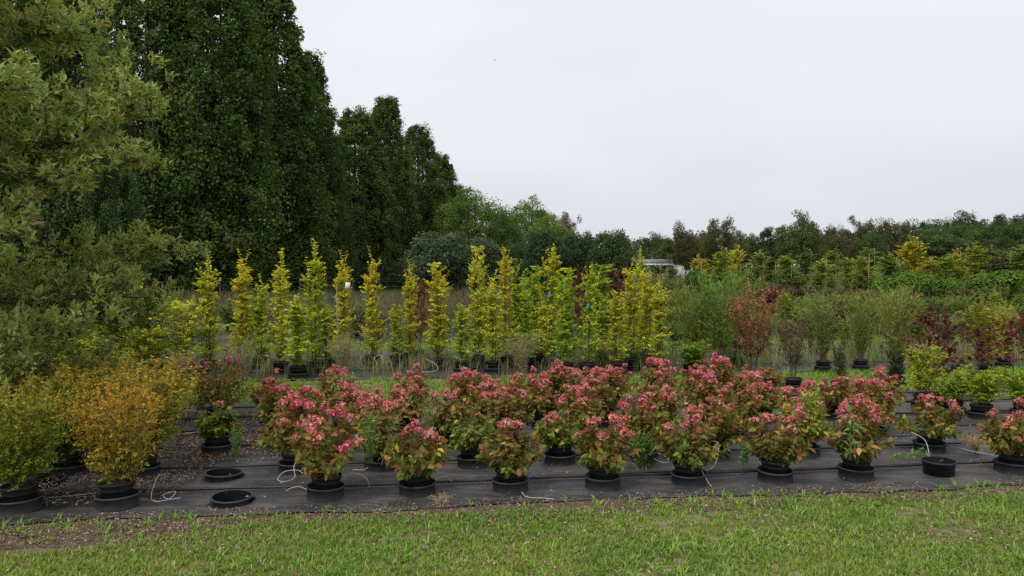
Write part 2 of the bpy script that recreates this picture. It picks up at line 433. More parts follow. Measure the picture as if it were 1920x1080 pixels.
# ------------------------------------------------------------------ grass
def grass(name, n, x0, x1, v0, v1, hgt, wid, blades, seed, bare=0.42, label_z=0.0, cols=None, lean=0.8, dense_fn=None):
    r = np.random.default_rng(seed)
    x = r.uniform(x0, x1, n); v = r.uniform(v0, v1, n)
    d = fbm(x * 1.4, v * 2.2, seed)
    keep = (d + r.normal(0, 0.06, n) > bare) | (r.random(n) < 0.22)
    if dense_fn is not None: keep &= dense_fn(x, v, r)
    x, v, d = x[keep], v[keep], d[keep]; n = len(x)
    base = np.stack([x, v + SL * x, np.full(n, label_z)], -1)
    tone = fbm(x * 0.9 + 5, v * 1.3, seed + 3)
    cols = cols or [(0.105, 0.19, 0.026), (0.17, 0.235, 0.04), (0.33, 0.28, 0.14)]
    c0, c1, c2 = [np.array(c) for c in cols]
    t = np.clip((tone - 0.3) * 2.2, 0, 1)[:, None]
    c = c0 * (1 - t) + c1 * t
    N = n * blades
    b = np.repeat(base, blades, 0) + np.concatenate([r.normal(0, 0.018, (N, 2)), np.zeros((N, 1))], 1)
    az = r.uniform(0, 2 * np.pi, N); ln = r.uniform(0.15, 1.0, N) * lean
    dr = np.stack([np.cos(az) * ln, np.sin(az) * ln, np.ones(N) * r.uniform(0.45, 1, N)], -1)
    nm = np.stack([-np.cos(az), -np.sin(az), np.full(N, 0.35)], -1)
    cc = np.repeat(c, blades, 0) * r.uniform(0.7, 1.3, (N, 1))
    dry = r.random(N) < 0.13
    cc[dry] = c2 * r.uniform(0.7, 1.2, (dry.sum(), 1))
    s = hgt * r.uniform(0.5, 1.25, N) * np.repeat(0.65 + 0.7 * np.clip(d, 0, 1), blades)
    g = Geo(); scatter(g, T_BLADE, b, dr, nm, s, cc, wid * r.uniform(0.7, 1.3, N))
    o = link(name, g.mesh(name, M['grass'])); o['kind'] = 'stuff'; return o
def thin_left(x, v, r):
    # bare soil on the magnolia side of the lawn edge
    e = 6.44 + 0.22 * (fbm(x * 1.9, x * 0 + 4, 78) - 0.45) - 0.5 * np.clip((-x - 1.9) / 1.3, 0, 1) - 0.15 * (fbm(x * 2.2, x * 0, 77) - 0.3)
    return (v < e) | ((r.random(len(x)) < 0.11) & (v < 6.68))
grass('lawn_grass', 38000, -7, 7.5, 4.2, 6.62, 0.044, 0.0085, 5, 51, 0.34, 0.004, dense_fn=thin_left)
grass('lawn_grass', 4000, -14, 14, -3, 4.2, 0.06, 0.012, 4, 52, 0.3, 0.004)
grass('crab_grass', 1700, -7, 7.5, 4.3, 6.66, 0.085, 0.011, 9, 53, 0.5, 0.004, cols=[(0.11, 0.23, 0.03), (0.17, 0.27, 0.05), (0.25, 0.25, 0.1)], lean=1.5)
grass('path_grass', 8500, -12, 13, 11.85, 14.4, 0.08, 0.016, 4, 54, 0.2, 0.006, cols=[(0.11, 0.22, 0.025), (0.15, 0.25, 0.035), (0.2, 0.2, 0.07)])
grass('path_grass', 6000, -18, 24, 19.1, 21.1, 0.09, 0.026, 4, 55, 0.2, 0.009, cols=[(0.11, 0.22, 0.025), (0.14, 0.24, 0.03), (0.2, 0.2, 0.07)])
grass('path_grass', 3800, -20, 34, 26.3, 28.3, 0.12, 0.03, 5, 56, 0.2, 0.009)

# tall weeds on the open ground further off
def weeds(name, n, xf, v0, v1, hgt, wid, seed, cols):
    return grass(name, n, xf[0], xf[1], v0, v1, hgt, wid, 6, seed, 0.3, 0.0, cols, 0.45)
weeds('tall_weeds', 4800, (-20, 12), 28.5, 50, 0.75, 0.03, 61, [(0.06, 0.085, 0.035), (0.12, 0.11, 0.06), (0.20, 0.10, 0.075)])
weeds('tall_weeds', 3000, (10, 50), 34, 60, 0.8, 0.035, 62, [(0.07, 0.10, 0.035), (0.10, 0.12, 0.05), (0.16, 0.12, 0.07)])
weeds('rank_grass', 2600, (-8, 16), 21.2, 26.5, 0.55, 0.014, 63, [(0.07, 0.10, 0.035), (0.15, 0.14, 0.07), (0.28, 0.22, 0.13)])
weeds('rank_grass', 2600, (-8.5, 16), 14.5, 18, 0.42, 0.010, 64, [(0.10, 0.14, 0.045), (0.19, 0.18, 0.09), (0.32, 0.26, 0.16)])

# bark chips and dead leaves lying on the fabric
def chips(name, n, region, seed, s=0.016, thr=0.45):
    r = np.random.default_rng(seed)
    x0, x1, v0, v1 = region
    x = r.uniform(x0, x1, n); v = r.uniform(v0, v1, n)
    k = fbm(x * 1.5, v * 2.4, seed) + r.normal(0, 0.05, n) > thr
    x, v = x[k], v[k]; n = len(x)
    pos = np.stack([x, v + SL * x, r.uniform(0.046, 0.066, n)], -1)
    if v1 < 6.9: pos[:, 2] = r.uniform(0.012, 0.035, n)
    d = np.stack([r.normal(size=n), r.normal(size=n), r.normal(0, .15, n)], -1)
    nm = np.stack([r.normal(0, .5, n), r.normal(0, .5, n), np.ones(n)], -1)
    pal = np.array([(0.10, 0.06, 0.045), (0.17, 0.11, 0.08), (0.26, 0.18, 0.13), (0.07, 0.045, 0.035), (0.34, 0.26, 0.2)])
    c = pal[r.integers(0, 5, n)] * r.uniform(0.6, 1.1, (n, 1))
    g = Geo(); scatter(g, T_DIA, pos, d, nm, s * r.uniform(0.6, 2.2, n), c, s * r.uniform(0.4, 1.0, n))
    o = link(name, g.mesh(name, M['chip'])); o['kind'] = 'stuff'; return o
chips('bark_chips', 26000, (-6.6, -2.0, 8.35, 11.2), 71, 0.02, 0.34)
chips('bark_chips', 12000, (-6.0, -3.1, 6.95, 8.6), 72, 0.016, 0.40)
chips('bark_chips', 16000, (-6.5, 6.5, 6.22, 6.78), 73, 0.014, 0.33)
chips('bark_chips', 6000, (-6.5, -1.8, 5.8, 6.5), 79, 0.013, 0.35)
chips('dry_straw', 9000, (-6, 7, 4.6, 6.4), 80, 0.02, 0.50)
chips('dead_leaves', 5000, (-3, 8, 6.7, 11.5), 74, 0.017, 0.58)
chips('dead_leaves', 2200, (-8, 10, 14.4, 19), 75, 0.03, 0.5)

# ------------------------------------------------------------------ pots
def pot_mesh():
    g = Geo(); lathe(g, [(0.112, 0.0), (0.128, 0.165), (0.139, 0.166), (0.142, 0.192), (0.137, 0.197), (0.131, 0.192), (0.127, 0.13)], 32)
    return g.mesh('pot', M['pot'], False)
def collar_mesh():
    g = Geo(); lathe(g, [(0.166, 0.0), (0.161, 0.086), (0.172, 0.087), (0.175, 0.10), (0.168, 0.107), (0.158, 0.102), (0.152, 0.02), (0.148, 0.0)], 36, wob=0.006)
    return g.mesh('collar', M['collar'], False)
def soil_mesh():
    g = Geo(); n = 18
    th = np.arange(n) * 2 * np.pi / n
    V = [(0, 0, 0.012)]; Q = []; T = []
    for r_, z in ((0.07, 0.010), (0.1285, 0.0)):
        V += [(r_ * math.cos(t), r_ * math.sin(t), z + 0.006 * math.sin(5 * t)) for t in th]
    for j in range(n):
        T.append((0, 1 + j, 1 + (j + 1) % n)); Q.append((1 + j, 1 + n + j, 1 + n + (j + 1) % n, 1 + (j + 1) % n))
    g.add(V, Q, T); return g.mesh('soil', M['soil'])
POT, COLLAR, SOIL = pot_mesh(), collar_mesh(), soil_mesh()

def add_pot(t, s=1.0, collar=True, tilt=(0, 0), zlift=0.0, soil=True):
    z0 = 0.03 + zlift
    if collar: link('collar', COLLAR, t, (0, 0, 0.02), (tilt[0] * 0.6, tilt[1] * 0.6, 0), (s, s, 1))
    p = link('pot', POT, t, (0, 0, z0), (tilt[0], tilt[1], 0), (s, s, s))
    if soil: link('soil', SOIL, p, (0, 0, 0.163))
    return z0 + 0.165 * s

# ------------------------------------------------------------------ hydrangeas
def hyd_leaf_meshes():
    outm = []
    for bend, fold in ((0.14, 0.10), (0.26, 0.05), (0.05, 0.17)):
        V, Q, T = T_LEAF
        V = V.copy()
        V[:, 2] = -bend * V[:, 1] ** 2 + np.abs(V[:, 0]) * 2 * fold + 0.015 * np.sin(V[:, 1] * 9)
        V[:, 0] *= 0.56
        g = Geo(); shade = np.where(np.abs(V[:, 0:1]) < .01, 0.86, 1.0) * np.ones((1, 3))
        g.add(V, Q, T, shade); outm.append((g.mesh('hydrangea_leaf', M['leaf']), (V, Q, T)))
    return outm
HLEAF = hyd_leaf_meshes()
PET = tpl([(0, 0, 0), (.5, .5, .1), (0, 1, .05), (-.5, .5, .1)], Q=[(0, 1, 2, 3)])
def flower_meshes(n=6):
    ms = []
    for k in range(n):
        r = np.random.default_rng(300 + k)
        g = Geo()
        nf = int(r.integers(30, 46))
        u = unit(r.normal(size=(nf, 3)) + np.array([0, 0, 0.55]))
        tall = r.uniform(0.75, 1.1)
        c = u * np.array([0.055, 0.05, 0.045 * tall]) * r.uniform(0.45, 1.3, (nf, 1)) + np.array([0, 0, 0.03]) + (np.arange(nf) % 3 - 1)[:, None] * np.array([0.022 * math.cos(k), 0.022 * math.sin(k), 0.006])
        nrm = unit(u + r.normal(0, 0.25, (nf, 3)))
        a = unit(np.cross(nrm, r.normal(size=(nf, 3)))); b = np.cross(nrm, a)
        pal = np.array([(0.70, 0.19, 0.22), (0.77, 0.29, 0.31), (0.58, 0.11, 0.12), (0.85, 0.53, 0.50), (0.70, 0.25, 0.23)])
        w = r.dirichlet([3, 3, 2, 1.2, 1])
        fc = pal[r.choice(5, nf, p=w)] * r.uniform(0.85, 1.15, (nf, 1))
        for q in range(4):
            ang = q * math.pi / 2
            d = a * math.cos(ang) + b * math.sin(ang) + nrm * 0.25
            scatter(g, PET, c, d, nrm, 0.021 * r.uniform(0.8, 1.15, nf), fc * r.uniform(0.9, 1.1, (nf, 1)), 0.017)
        # short stalks that carry the florets
        P = np.stack([np.zeros((nf, 3)), c * 0.5 + np.array([0, 0, .01]), c], 1)
        tubes(g, P, np.full((nf, 3), 0.0012), 3, (0.22, 0.13, 0.06))
        ms.append(g.mesh('flower_head', M['petal']))
    return ms
FLOWER = flower_meshes()

T_SIMPLE = tpl([(0, 0, 0), (.25, .30, .07), (.21, .66, .0), (0, 1, -.16), (-.21, .66, .0), (-.25, .30, .07)], Q=[(0, 1, 2, 3), (0, 3, 4, 5)])
hyd_count = [0]
def hydrangea(px, v, H, Rr, nflower, label, red=0.6, green=0.0, n_ind=0, yellow=0.0, tilt=(0, 0), sparse=1.0, pale=1.0, potless=False):
    loc = GP(px, v)
    k = hyd_count[0]; hyd_count[0] += 1
    H *= 0.93 if v < 8.5 else 0.84; nflower = int(nflower * 1.2)
    if v > 8.5: Rr *= 0.90
    if px < 420 and v > 10: H, Rr = H * 1.3, Rr * 1.15
    r = np.random.default_rng(1000 + k)
    t = thing('hydrangea', label, 'hydrangea', loc, 'potted pink hydrangeas standing in rows on the fabric')
    zs = add_pot(t, 1.0, True, tilt)
    ntop = int(r.integers(15, 20) * sparse); nside = int(20 * sparse)
    # stem tips
    u = np.sqrt(r.random(ntop)); az = r.uniform(0, 2 * np.pi, ntop)
    rho = Rr * 0.82 * u; z = H * (1 - 0.32 * u ** 2) * r.uniform(0.84, 1.0, ntop)
    az2 = np.arange(nside) * 2.399 + r.uniform(0, 6); z2 = H * r.uniform(0.22, 0.72, nside)
    prof = np.sin(np.clip(0.25 + z2 / H * 0.85, 0, 1) * np.pi) ** 0.5
    rho2 = Rr * r.uniform(0.72, 1.02, nside) * prof
    lop = 1 + 0.16 * np.sin(np.concatenate([az, az2]) * 2 + r.uniform(0, 6)) + 0.1 * np.sin(np.concatenate([az, az2]) * 3 + r.uniform(0, 6))
    AZ = np.concatenate([az, az2]); RHO = np.concatenate([rho, rho2]) * lop; Z = np.concatenate([z, z2])
    n = len(AZ)
    dirh = np.stack([np.cos(AZ), np.sin(AZ), np.zeros(n)], -1)
    tip = dirh * RHO[:, None] + UP * Z[:, None]
    la, lm = r.uniform(0, 6.28), r.uniform(0.0, 0.12)
    tip[:, 0] += math.cos(la) * lm * Z; tip[:, 1] += math.sin(la) * lm * Z
    # a few shoots stand proud of the rest
    pk = r.permutation(ntop)[:int(r.integers(1, 4))]; tip[pk, 2] += r.uniform(.04, .12, len(pk))
    base = dirh * (r.uniform(0.01, 0.055, n))[:, None]
    ctrl = base * 0.5 + dirh * (RHO * 0.45)[:, None] + UP * (Z * 0.35)[:, None]
    s = np.linspace(0, 1, 7)[None, :, None]
    P = base[:, None] * (1 - s) ** 2 + 2 * s * (1 - s) * ctrl[:, None] + tip[:, None] * s ** 2
    P[..., 2] += zs
    gs = Geo(); tubes(gs, P, np.linspace(0.0042, 0.002, 7)[None] * np.ones((n, 1)), 4)
    link('stems', gs.mesh('stems', M['twig']), t)
    # opposite leaf pairs
    pos, dr, nm, tt = [], [], [], []
    nodes = 11
    for i in range(n):
        s0 = 0.28 if i < ntop else 0.35
        for q in range(nodes):
            if i < ntop and q < 2: continue
            s_ = s0 + (1 - s0) * (q + r.uniform(-.2, .2)) / (nodes - 1); s_ = min(max(s_, 0.05), 1)
            b_ = base[i] * (1 - s_) ** 2 + 2 * s_ * (1 - s_) * ctrl[i] + tip[i] * s_ ** 2
            tg = 2 * (1 - s_) * (ctrl[i] - base[i]) + 2 * s_ * (tip[i] - ctrl[i]); tg /= np.linalg.norm(tg)
            ref = np.array([math.cos(q * 1.57 + i), math.sin(q * 1.57 + i), 0.0])
            sd_ = np.cross(tg, ref); sd_ /= max(np.linalg.norm(sd_), 1e-6)
            for sg in (1, -1):
                if r.random() < 0.06: continue
                outw = b_ * np.array([1, 1, 0]); outw = outw / max(np.linalg.norm(outw), 0.02)
                d_ = sd_ * sg * 0.9 + tg * 0.35 + outw * 0.55 + r.normal(0, .18, 3) + np.array([0, 0, 0.10 - 0.35 * (1 - b_[2] / H)])
                pos.append(b_ + np.array([0, 0, zs])); dr.append(d_); nm.append(UP * 0.9 + outw * 0.65 + r.normal(0, .25, 3)); tt.append(b_[2] / H)
    pos = np.array(pos); dr = unit(np.array(dr)); nm = np.array(nm); tt = np.array(tt)
    N = len(pos)
    size = r.uniform(0.055, 0.092, N) * np.where(tt > 0.8, 0.8, 1.0)
    # leaf colour: green low and inside, turning red-brown towards the top
    pg = np.array([(0.09, 0.125, 0.022), (0.135, 0.155, 0.028), (0.065, 0.095, 0.020), (0.18, 0.18, 0.035)])
    pr = np.array([(0.165, 0.060, 0.033), (0.20, 0.080, 0.042), (0.12, 0.042, 0.028), (0.17, 0.10, 0.036)])
    py = np.array([(0.38, 0.30, 0.06), (0.40, 0.20, 0.09)])
    pb = np.clip(red + (tt - 0.45) * 0.95 + r.normal(0, 0.22, N) - green, 0, 1)
    isred = r.random(N) < pb
    col = np.where(isred[:, None], pr[r.choice(4, N, p=[.35, .3, .2, .15])], pg[r.choice(4, N, p=[.35, .25, .25, .15])])
    mix = r.uniform(0, 0.45, N)[:, None]
    col = col * (1 - mix) + pg[1] * mix * (1 - green) + pg[2] * mix * green
    yl = (r.random(N) < 0.05 + yellow) & (tt < 0.7 + yellow)
    col[yl] = py[r.integers(0, 2, yl.sum())]
    if yellow > 0.2: col[yl] = np.array((0.30, 0.32, 0.05))
    col = col * r.uniform(0.75, 1.25, (N, 1)) * pale
    # those turned to the viewer and outermost become leaves of their own
    score = -pos[:, 1] + 0.35 * np.abs(pos[:, 0]) + 0.35 * pos[:, 2] + r.normal(0, 0.05, N)
    order = np.argsort(-score)
    ind, rest = order[:n_ind], order[n_ind:]
    g = Geo()
    which = r.integers(0, 3, N)
    for w_ in range(3):
        idx = rest[which[rest] == w_]
        scatter(g, HLEAF[w_][1] if n_ind >= 60 else T_SIMPLE, pos[idx], dr[idx], nm[idx], size[idx], col[idx])
    # thin inner shoots
    link('foliage', g.mesh('foliage', M['leaf']), t, kind='stuff')
    y = dr; zz = unit(nm - (nm * y).sum(1, keepdims=True) * y); xx = np.cross(y, zz)
    for i in ind:
        m3 = Matrix(((xx[i][0], y[i][0], zz[i][0]), (xx[i][1], y[i][1], zz[i][1]), (xx[i][2], y[i][2], zz[i][2])))
        link('leaf', HLEAF[which[i]][0], t, pos[i], m3.to_euler(), (size[i],) * 3, col[i])
    # flower heads on the highest tips, several close together
    tops = np.argsort(-(Z[:ntop] - 0.12 * RHO[:ntop] + r.normal(0, .02, ntop)))
    sites = [P[i, -1] for i in tops] + [P[ntop + i, -1] for i in r.permutation(nside) if Z[ntop + i] > 0.42 * H]
    for i in range(min(nflower, len(sites) * 2)):
        p_ = sites[i % len(sites)].copy()
        if i >= len(sites): p_ += np.array([r.uniform(-.08, .08), r.uniform(-.08, .08), r.uniform(-.03, .03)])
        ow = p_ * np.array([1, 1, 0]) * 1.0
        sc = r.uniform(0.45, 0.86)
        fc = np.array([r.uniform(0.9, 1.12), r.uniform(0.85, 1.3), r.uniform(0.78, 1.12)])
        link('flower_head', FLOWER[int(r.integers(0, 6))], t, p_ + UP * 0.01, (-ow[1] * 0.9 + r.normal(0, .2), ow[0] * 0.9 + r.normal(0, .2), r.uniform(0, 6)), (sc, sc, sc * r.uniform(.8, 1.1)), fc)
    return t

def hl(row, n, extra):
    return f"{ORD[n]} hydrangea from the magnolia, {row} row, {extra}"
# front row  (px, H, R, flowers, red, green, extra)
front = [
    (607, 0.70, 0.37, 22, 0.60, 0.0, 'tall bush thick with pink heads'),
    (781, 0.42, 0.36, 11, 0.50, 0.05, 'low spreading bush in a tilted pot'),
    (957, 0.47, 0.30, 9, 0.50, 0.05, 'narrow bush leaning over its pot'),
    (1131, 0.52, 0.32, 14, 0.52, 0.05, 'evenly round with pink heads'),
    (1295, 0.48, 0.33, 8, 0.42, 0.10, 'thin bush with few flowers'),
    (1457, 0.56, 0.33, 10, 0.55, 0.0, 'dense green and rust globe'),
    (1610, 0.68, 0.32, 20, 0.60, 0.0, 'upright bush with a thistle in it'),
    (1905, 0.49, 0.33, 9, 0.55, 0.0, 'few pink heads, beyond the empty pot'),
]
for i, (px, H, Rr, nf, rd, gr, ex) in enumerate(front):
    hydrangea(px, 7.03, H, Rr, nf, hl('front', i, ex), rd, gr, 230, tilt=(rng.normal(0, .03), rng.normal(0, .04)))
second = [
    (552, 0.60, 0.34, 14, 0.60, 0.0, 'tall, half hidden by a bigger bush'),
    (712, 0.56, 0.33, 10, 0.42, 0.1, 'loose green and red bush'),
    (887, 0.38, 0.26, 1, 0.05, 0.35, 'small and mostly green'),
    (1050, 0.38, 0.29, 5, 0.15, 0.3, 'green with bare lower stems'),
    (1206, 0.56, 0.31, 9, 0.50, 0.0, 'its pot swallowed by green weeds'),
    (1342, 0.52, 0.34, 8, 0.52, 0.0, 'with thin tall weeds in front'),
    (1512, 0.5, 0.26, 6, 0.20, 0.1, 'with a yellow-green shoot'),
    (1748, 0.47, 0.37, 10, 0.42, 0.05, 'compact dome behind the empty pot'),
]
for i, (px, H, Rr, nf, rd, gr, ex) in enumerate(second):
    hydrangea(px, 7.93, H, Rr, nf, hl('second', i, ex), rd, gr, 110, yellow=0.5 if px == 1512 else 0.0, tilt=(rng.normal(0, .03), rng.normal(0, .03)))
third = [
    (403, 0.42, 0.22, 1, -0.25, 0.5, 'small dark green leafy bush'),
    (565, 0.62, 0.32, 12, 0.65, 0, 'dark red leaves'),
    (690, 0.56, 0.34, 14, 0.6, 0, 'rust leaves, crowded heads'),
    (838, 0.5, 0.32, 7, 0.5, 0, 'low, with seeding grass'),
    (948, 0.62, 0.32, 12, 0.6, 0, 'tall reddish bush'),
    (1090, 0.6, 0.34, 12, 0.55, 0, 'broad rusty bush'),
    (1235, 0.56, 0.33, 9, 0.55, 0, 'scattered heads over olive leaves'),
    (1388, 0.56, 0.36, 10, 0.5, 0, 'broad globe showing its pot'),
    (1500, 0.55, 0.32, 12, 0.55, 0, 'behind a yellow-green shoot'),
    (1640, 0.6, 0.34, 12, 0.65, 0, 'deep pink heads on top'),
]
for i, (px, H, Rr, nf, rd, gr, ex) in enumerate(third):
    hydrangea(px, 8.83, H, Rr, nf, hl('third', i, ex), rd, gr, 60, tilt=(rng.normal(0, .03), rng.normal(0, .03)))
for row, v, pxs in (('fourth', 9.7, [520, 640, 765, 905, 1015, 1130, 1235, 1330, 1425, 1570, 1660]),
                    ('fifth', 10.55, [412, 500, 770, 885, 985, 1100, 1310, 1400]),
                    ('sixth', 11.3, [312, 625, 880, 1050, 1150, 1228, 1345, 1440])):
    for i, px in enumerate(pxs):
        H = {'fourth': 0.55, 'fifth': 0.52, 'sixth': 0.46}[row] * rng.uniform(0.86, 1.16); Rr = rng.uniform(0.31, 0.39)
        if px == 412: H, Rr, px = 0.70, 0.44, 408
        if px == 312: H, Rr = 0.44, 0.34
        if px in (1228, 1345) and v > 11: H = 0.58
        if px in (1440, 1425): H = 0.40
        nf = int(rng.integers(6, 14)) if px != 1440 else 0
        ex = ('%s leaves %s' % (['rusty', 'reddish brown', 'olive and red', 'dull red'][i % 4], ['with many heads', 'with few heads'][0 if nf > 12 else 1])) if nf else 'rust leaves and no flowers'
        hydrangea(px + rng.uniform(-6, 6), v, H, Rr, nf, hl(row, i, ex), rng.uniform(0.55, 0.75), 0, 20, tilt=(rng.normal(0, .03), rng.normal(0, .03)), pale=1.0)

# ------------------------------------------------------------------ empty pots and sunken rings
g = Geo(); lathe(g, [(0.160, -0.02), (0.162, 0.052), (0.176, 0.055), (0.180, 0.066), (0.172, 0.074), (0.163, 0.071)], 36, wob=0.008)
RINGM = g.mesh('rim_wall', M['collar'])
g = Geo(); lathe(g, [(0.163, 0.071), (0.158, 0.05), (0.150, -0.17)], 36, wob=0.008)
RINGI = g.mesh('inner_wall', M['inside'])
def ring(name, px, v, tilt, label, cat):
    t = thing(name, label, cat, GP(px, v))
    link('rim_wall', RINGM, t, (0, 0, 0), (tilt[0], tilt[1], 0))
    link('inner_wall', RINGI, t, (0, 0, 0), (tilt[0], tilt[1], 0))
    g = Geo(); n = 24; th = np.arange(n) * 2 * np.pi / n
    V = [(0, 0, 0)] + [(0.152 * math.cos(q), 0.152 * math.sin(q), 0.0) for q in th]
    g.add(V, None, [(0, 1 + j, 1 + (j + 1) % n) for j in range(n)])
    link('pot_floor', g.mesh('pot_floor', M['inside']), t, (0, 0, -0.165), (tilt[0], tilt[1], 0))
    return t
ring('pot_holder', 430, 6.98, (0.03, 0.02), 'empty black pot holder sunk flush in the fabric nearest the lawn', 'pot holder')
ring('pot_holder', 415, 7.80, (-0.02, 0.03), 'empty black pot holder sunk behind the one nearest the lawn', 'pot holder')
ring('pot_holder', 78, 7.75, (0.02, -0.05), 'empty sunken pot holder among bark between the yellow shrubs', 'pot holder')
t = thing('empty_pot', 'empty shallow black pot standing loose among the front hydrangeas', 'pot', GP(1766, 7.02))
g = Geo(); lathe(g, [(0.0, 0.0), (0.138, 0.0), (0.148, 0.118), (0.158, 0.120), (0.160, 0.134), (0.152, 0.138)], 36, wob=0.012)
link('pot', g.mesh('pot', M['pot']), t, (0, 0, 0.025))
g = Geo(); lathe(g, [(0.152, 0.138), (0.145, 0.130), (0.136, 0.012), (0.0, 0.010)], 36, wob=0.012)
link('inner_wall', g.mesh('inner_wall', M['inside']), t, (0, 0, 0.025))
g = Geo()
n_ = 40; th = rng.uniform(0, 6.28, n_); rr = np.sqrt(rng.random(n_)) * .12
scatter(g, T_DIA, np.stack([rr * np.cos(th), rr * np.sin(th), np.full(n_, 0.014)], -1), rng.normal(size=(n_, 3)) * [1, 1, .1], np.tile(UP, (n_, 1)), 0.02, (0.16, 0.11, 0.07), 0.008)
link('litter', g.mesh('litter', M['chip']), t, (0, 0, 0.025), kind='stuff')

# ------------------------------------------------------------------ drip hoses and tubes
def hose(v, x0, x1, label, rad=0.0095, wav=0.03, seed=0, z=0.056):
    xs = np.arange(x0, x1, 0.25); r = np.random.default_rng(seed)
    vv = v + (fbm(xs * 0.8, xs * 0 + seed, seed) - 0.45) * wav * 4
    P = np.stack([xs, vv + SL * xs, z + (fbm(xs * 1.5, xs * 0, seed + 4) - .4) * 0.012], -1)
    P = smooth_path(P, len(xs) * 2)
    g = Geo(); tubes(g, P[None], np.full((1, len(P)), rad), 8)
    tag(link('drip_hose', g.mesh('drip_hose', M['hose'], True)), label, 'hose', 'black drip hoses along the rows')
hose(7.25, -14, 20, 'black drip hose running just behind the front row of pots', 0.0125, 0.03, 1)
hose(8.08, -14, 20, 'black drip hose running behind the second row of pots', 0.0125, 0.03, 2)
hose(9.0, -14, 20, 'black drip hose running behind the third row of pots', 0.0125, 0.03, 3)
hose(9.85, -14, 20, 'black drip hose running behind the fourth row of pots', 0.0125, 0.03, 4)
hose(10.7, -14, 20, 'black drip hose running behind the fifth row of pots', 0.0125, 0.03, 5)
hose(11.45, -14, 20, 'black drip hose along the last row before the grass path', 0.0125, 0.03, 6)
hose(15.3, -14, 24, 'black drip hose past the feet of the golden hornbeams', 0.012, 0.05, 7)
hose(17.0, -14, 24, 'black drip hose behind the golden hornbeams', 0.012, 0.05, 8)

def tube(px, v, pts, label, rad=0.0034):
    b = GP(px, v)
    P = smooth_path(np.array(pts) + b, 28)
    g = Geo(); tubes(g, P[None], np.full((1, len(P)), rad), 6)
    tag(link('drip_tube', g.mesh('drip_tube', M['whitetube'], True)), label, 'tube', 'thin white drip tubes feeding the pots')
tube(270, 7.05, [(-.02, .45, .12), (-.03, .3, .18), (0, .1, .10), (.05, -.02, .05), (.13, -.08, .05), (.2, 0, .05), (.2, .12, .08), (.12, .05, .07), (.2, -.03, .055), (.3, 0, .06)], 'white drip tube curled on the fabric beside the orange-tipped shrub')
tube(110, 7.15, [(-.35, .05, .06), (-.15, .02, .055), (0, .05, .055), (.2, .12, .06), (.38, .22, .06)], 'white drip tube lying on bark between the two front yellow shrubs')
tube(540, 7.45, [(-.02, .45, .25), (-.03, .25, .13), (.02, .1, .06), (-.05, 0, .05), (-.13, .05, .06), (-.1, .16, .1), (.03, .15, .12), (.1, .1, .1)], 'looped white drip tube on the outer side of the tallest front hydrangea')
tube(548, 7.05, [(-.1, .08, .05), (-.04, .1, .075), (.03, .1, .08), (.1, .08, .06)], 'short white tube arc at the foot of the tallest front hydrangea')
tube(665, 7.15, [(-.1, -.03, .17), (-.04, 0, .19), (.04, .03, .17), (.1, .05, .11), (.11, .07, .04)], 'white tube arching from the tallest front hydrangea to the hose')
tube(690, 7.9, [(-.15, -.1, .05), (-.03, -.12, .055), (.05, 0, .09), (.1, .1, .15)], 'white tube bending between the two first rows of hydrangeas')
tube(825, 7.15, [(-.12, -.05, .08), (-.03, 0, .11), (.05, .05, .12), (.1, .08, .06)], 'white tube hump beside the low spreading hydrangea')
tube(990, 7.3, [(-.06, 0, .09), (-.02, 0, .12), (.05, 0, .10), (.09, 0, .05)], 'small white tube hook beside the leaning hydrangea')
tube(1235, 7.75, [(-.15, .12, .16), (-.05, .05, .08), (.05, -.05, .05), (.1, -.1, .08), (.07, -.08, .12), (0, 0, .14)], 'white tube snaking out of the weedy hydrangea pot')
tube(1335, 7.3, [(-.17, -.2, .15), (-.1, -.12, .09), (.02, 0, .09), (.1, .1, .18), (.14, .25, .28), (.12, .5, .24)], 'long white tube arching behind the thin front hydrangea')
tube(1310, 6.95, [(.0, .05, .18), (.04, 0, .16), (.08, -.05, .08), (.11, -.1, .035)], 'white tube hanging down the pot of the thin hydrangea')
tube(1758, 7.25, [(.02, .5, .28), (.06, .3, .24), (.0, .1, .12), (-.04, 0, .07), (-.03, -.08, .1), (0, -.15, .14)], 'white tube dropping from the compact hydrangea into the empty pot')
tube(1860, 7.5, [(-.3, .2, .12), (-.1, .1, .08), (.1, 0, .06), (.2, -.05, .06)], 'straight white tube across the fabric beside the dry grass tuft')
tube(1010, 6.72, [(-.15, .1, .05), (-.1, 0, .035), (.05, -.03, .035), (.14, -.06, .035)], 'white tube end lying by the lawn edge')
tube(350, 11.2, [(-.3, 0, .05), (-.1, .03, .06), (.1, 0, .07), (.25, .05, .06)], 'white tube on the fabric near the farthest magnolia-side hydrangea')
tube(345, 9.6, [(-.2, 0, .06), (0, .05, .08), (.2, .2, .08), (.4, .3, .1)], 'pale tube on bark chips behind the dark green hydrangea')
tube(690, 15.6, [(-.15, .1, .3), (-.2, 0, .12), (-.1, -.15, .05), (.1, -.15, .06), (.2, -.05, .14), (.1, .05, .25), (.25, .1, .3), (.3, 0, .1)], 'white tube looping round the pot of a slim golden hornbeam', 0.005)
tube(805, 14.9, [(-.1, .1, .3), (.1, .1, .2), (.15, 0, .1), (0, -.05, .06), (-.2, 0, .06)], 'white tube coil below the hornbeam with rusty twigs', 0.005)
tube(930, 15.2, [(-.15, 0, .3), (0, 0, .32), (.1, 0, .2), (.12, 0, .05)], 'white tube arc beside the pair of golden hornbeams', 0.005)
tube(1500, 14.4, [(-.2, 0, .05), (-.25, 0, .3), (-.18, 0, .5), (-.1, 0, .2)], 'pale tube standing beside the grey twiggy shrub', 0.006)

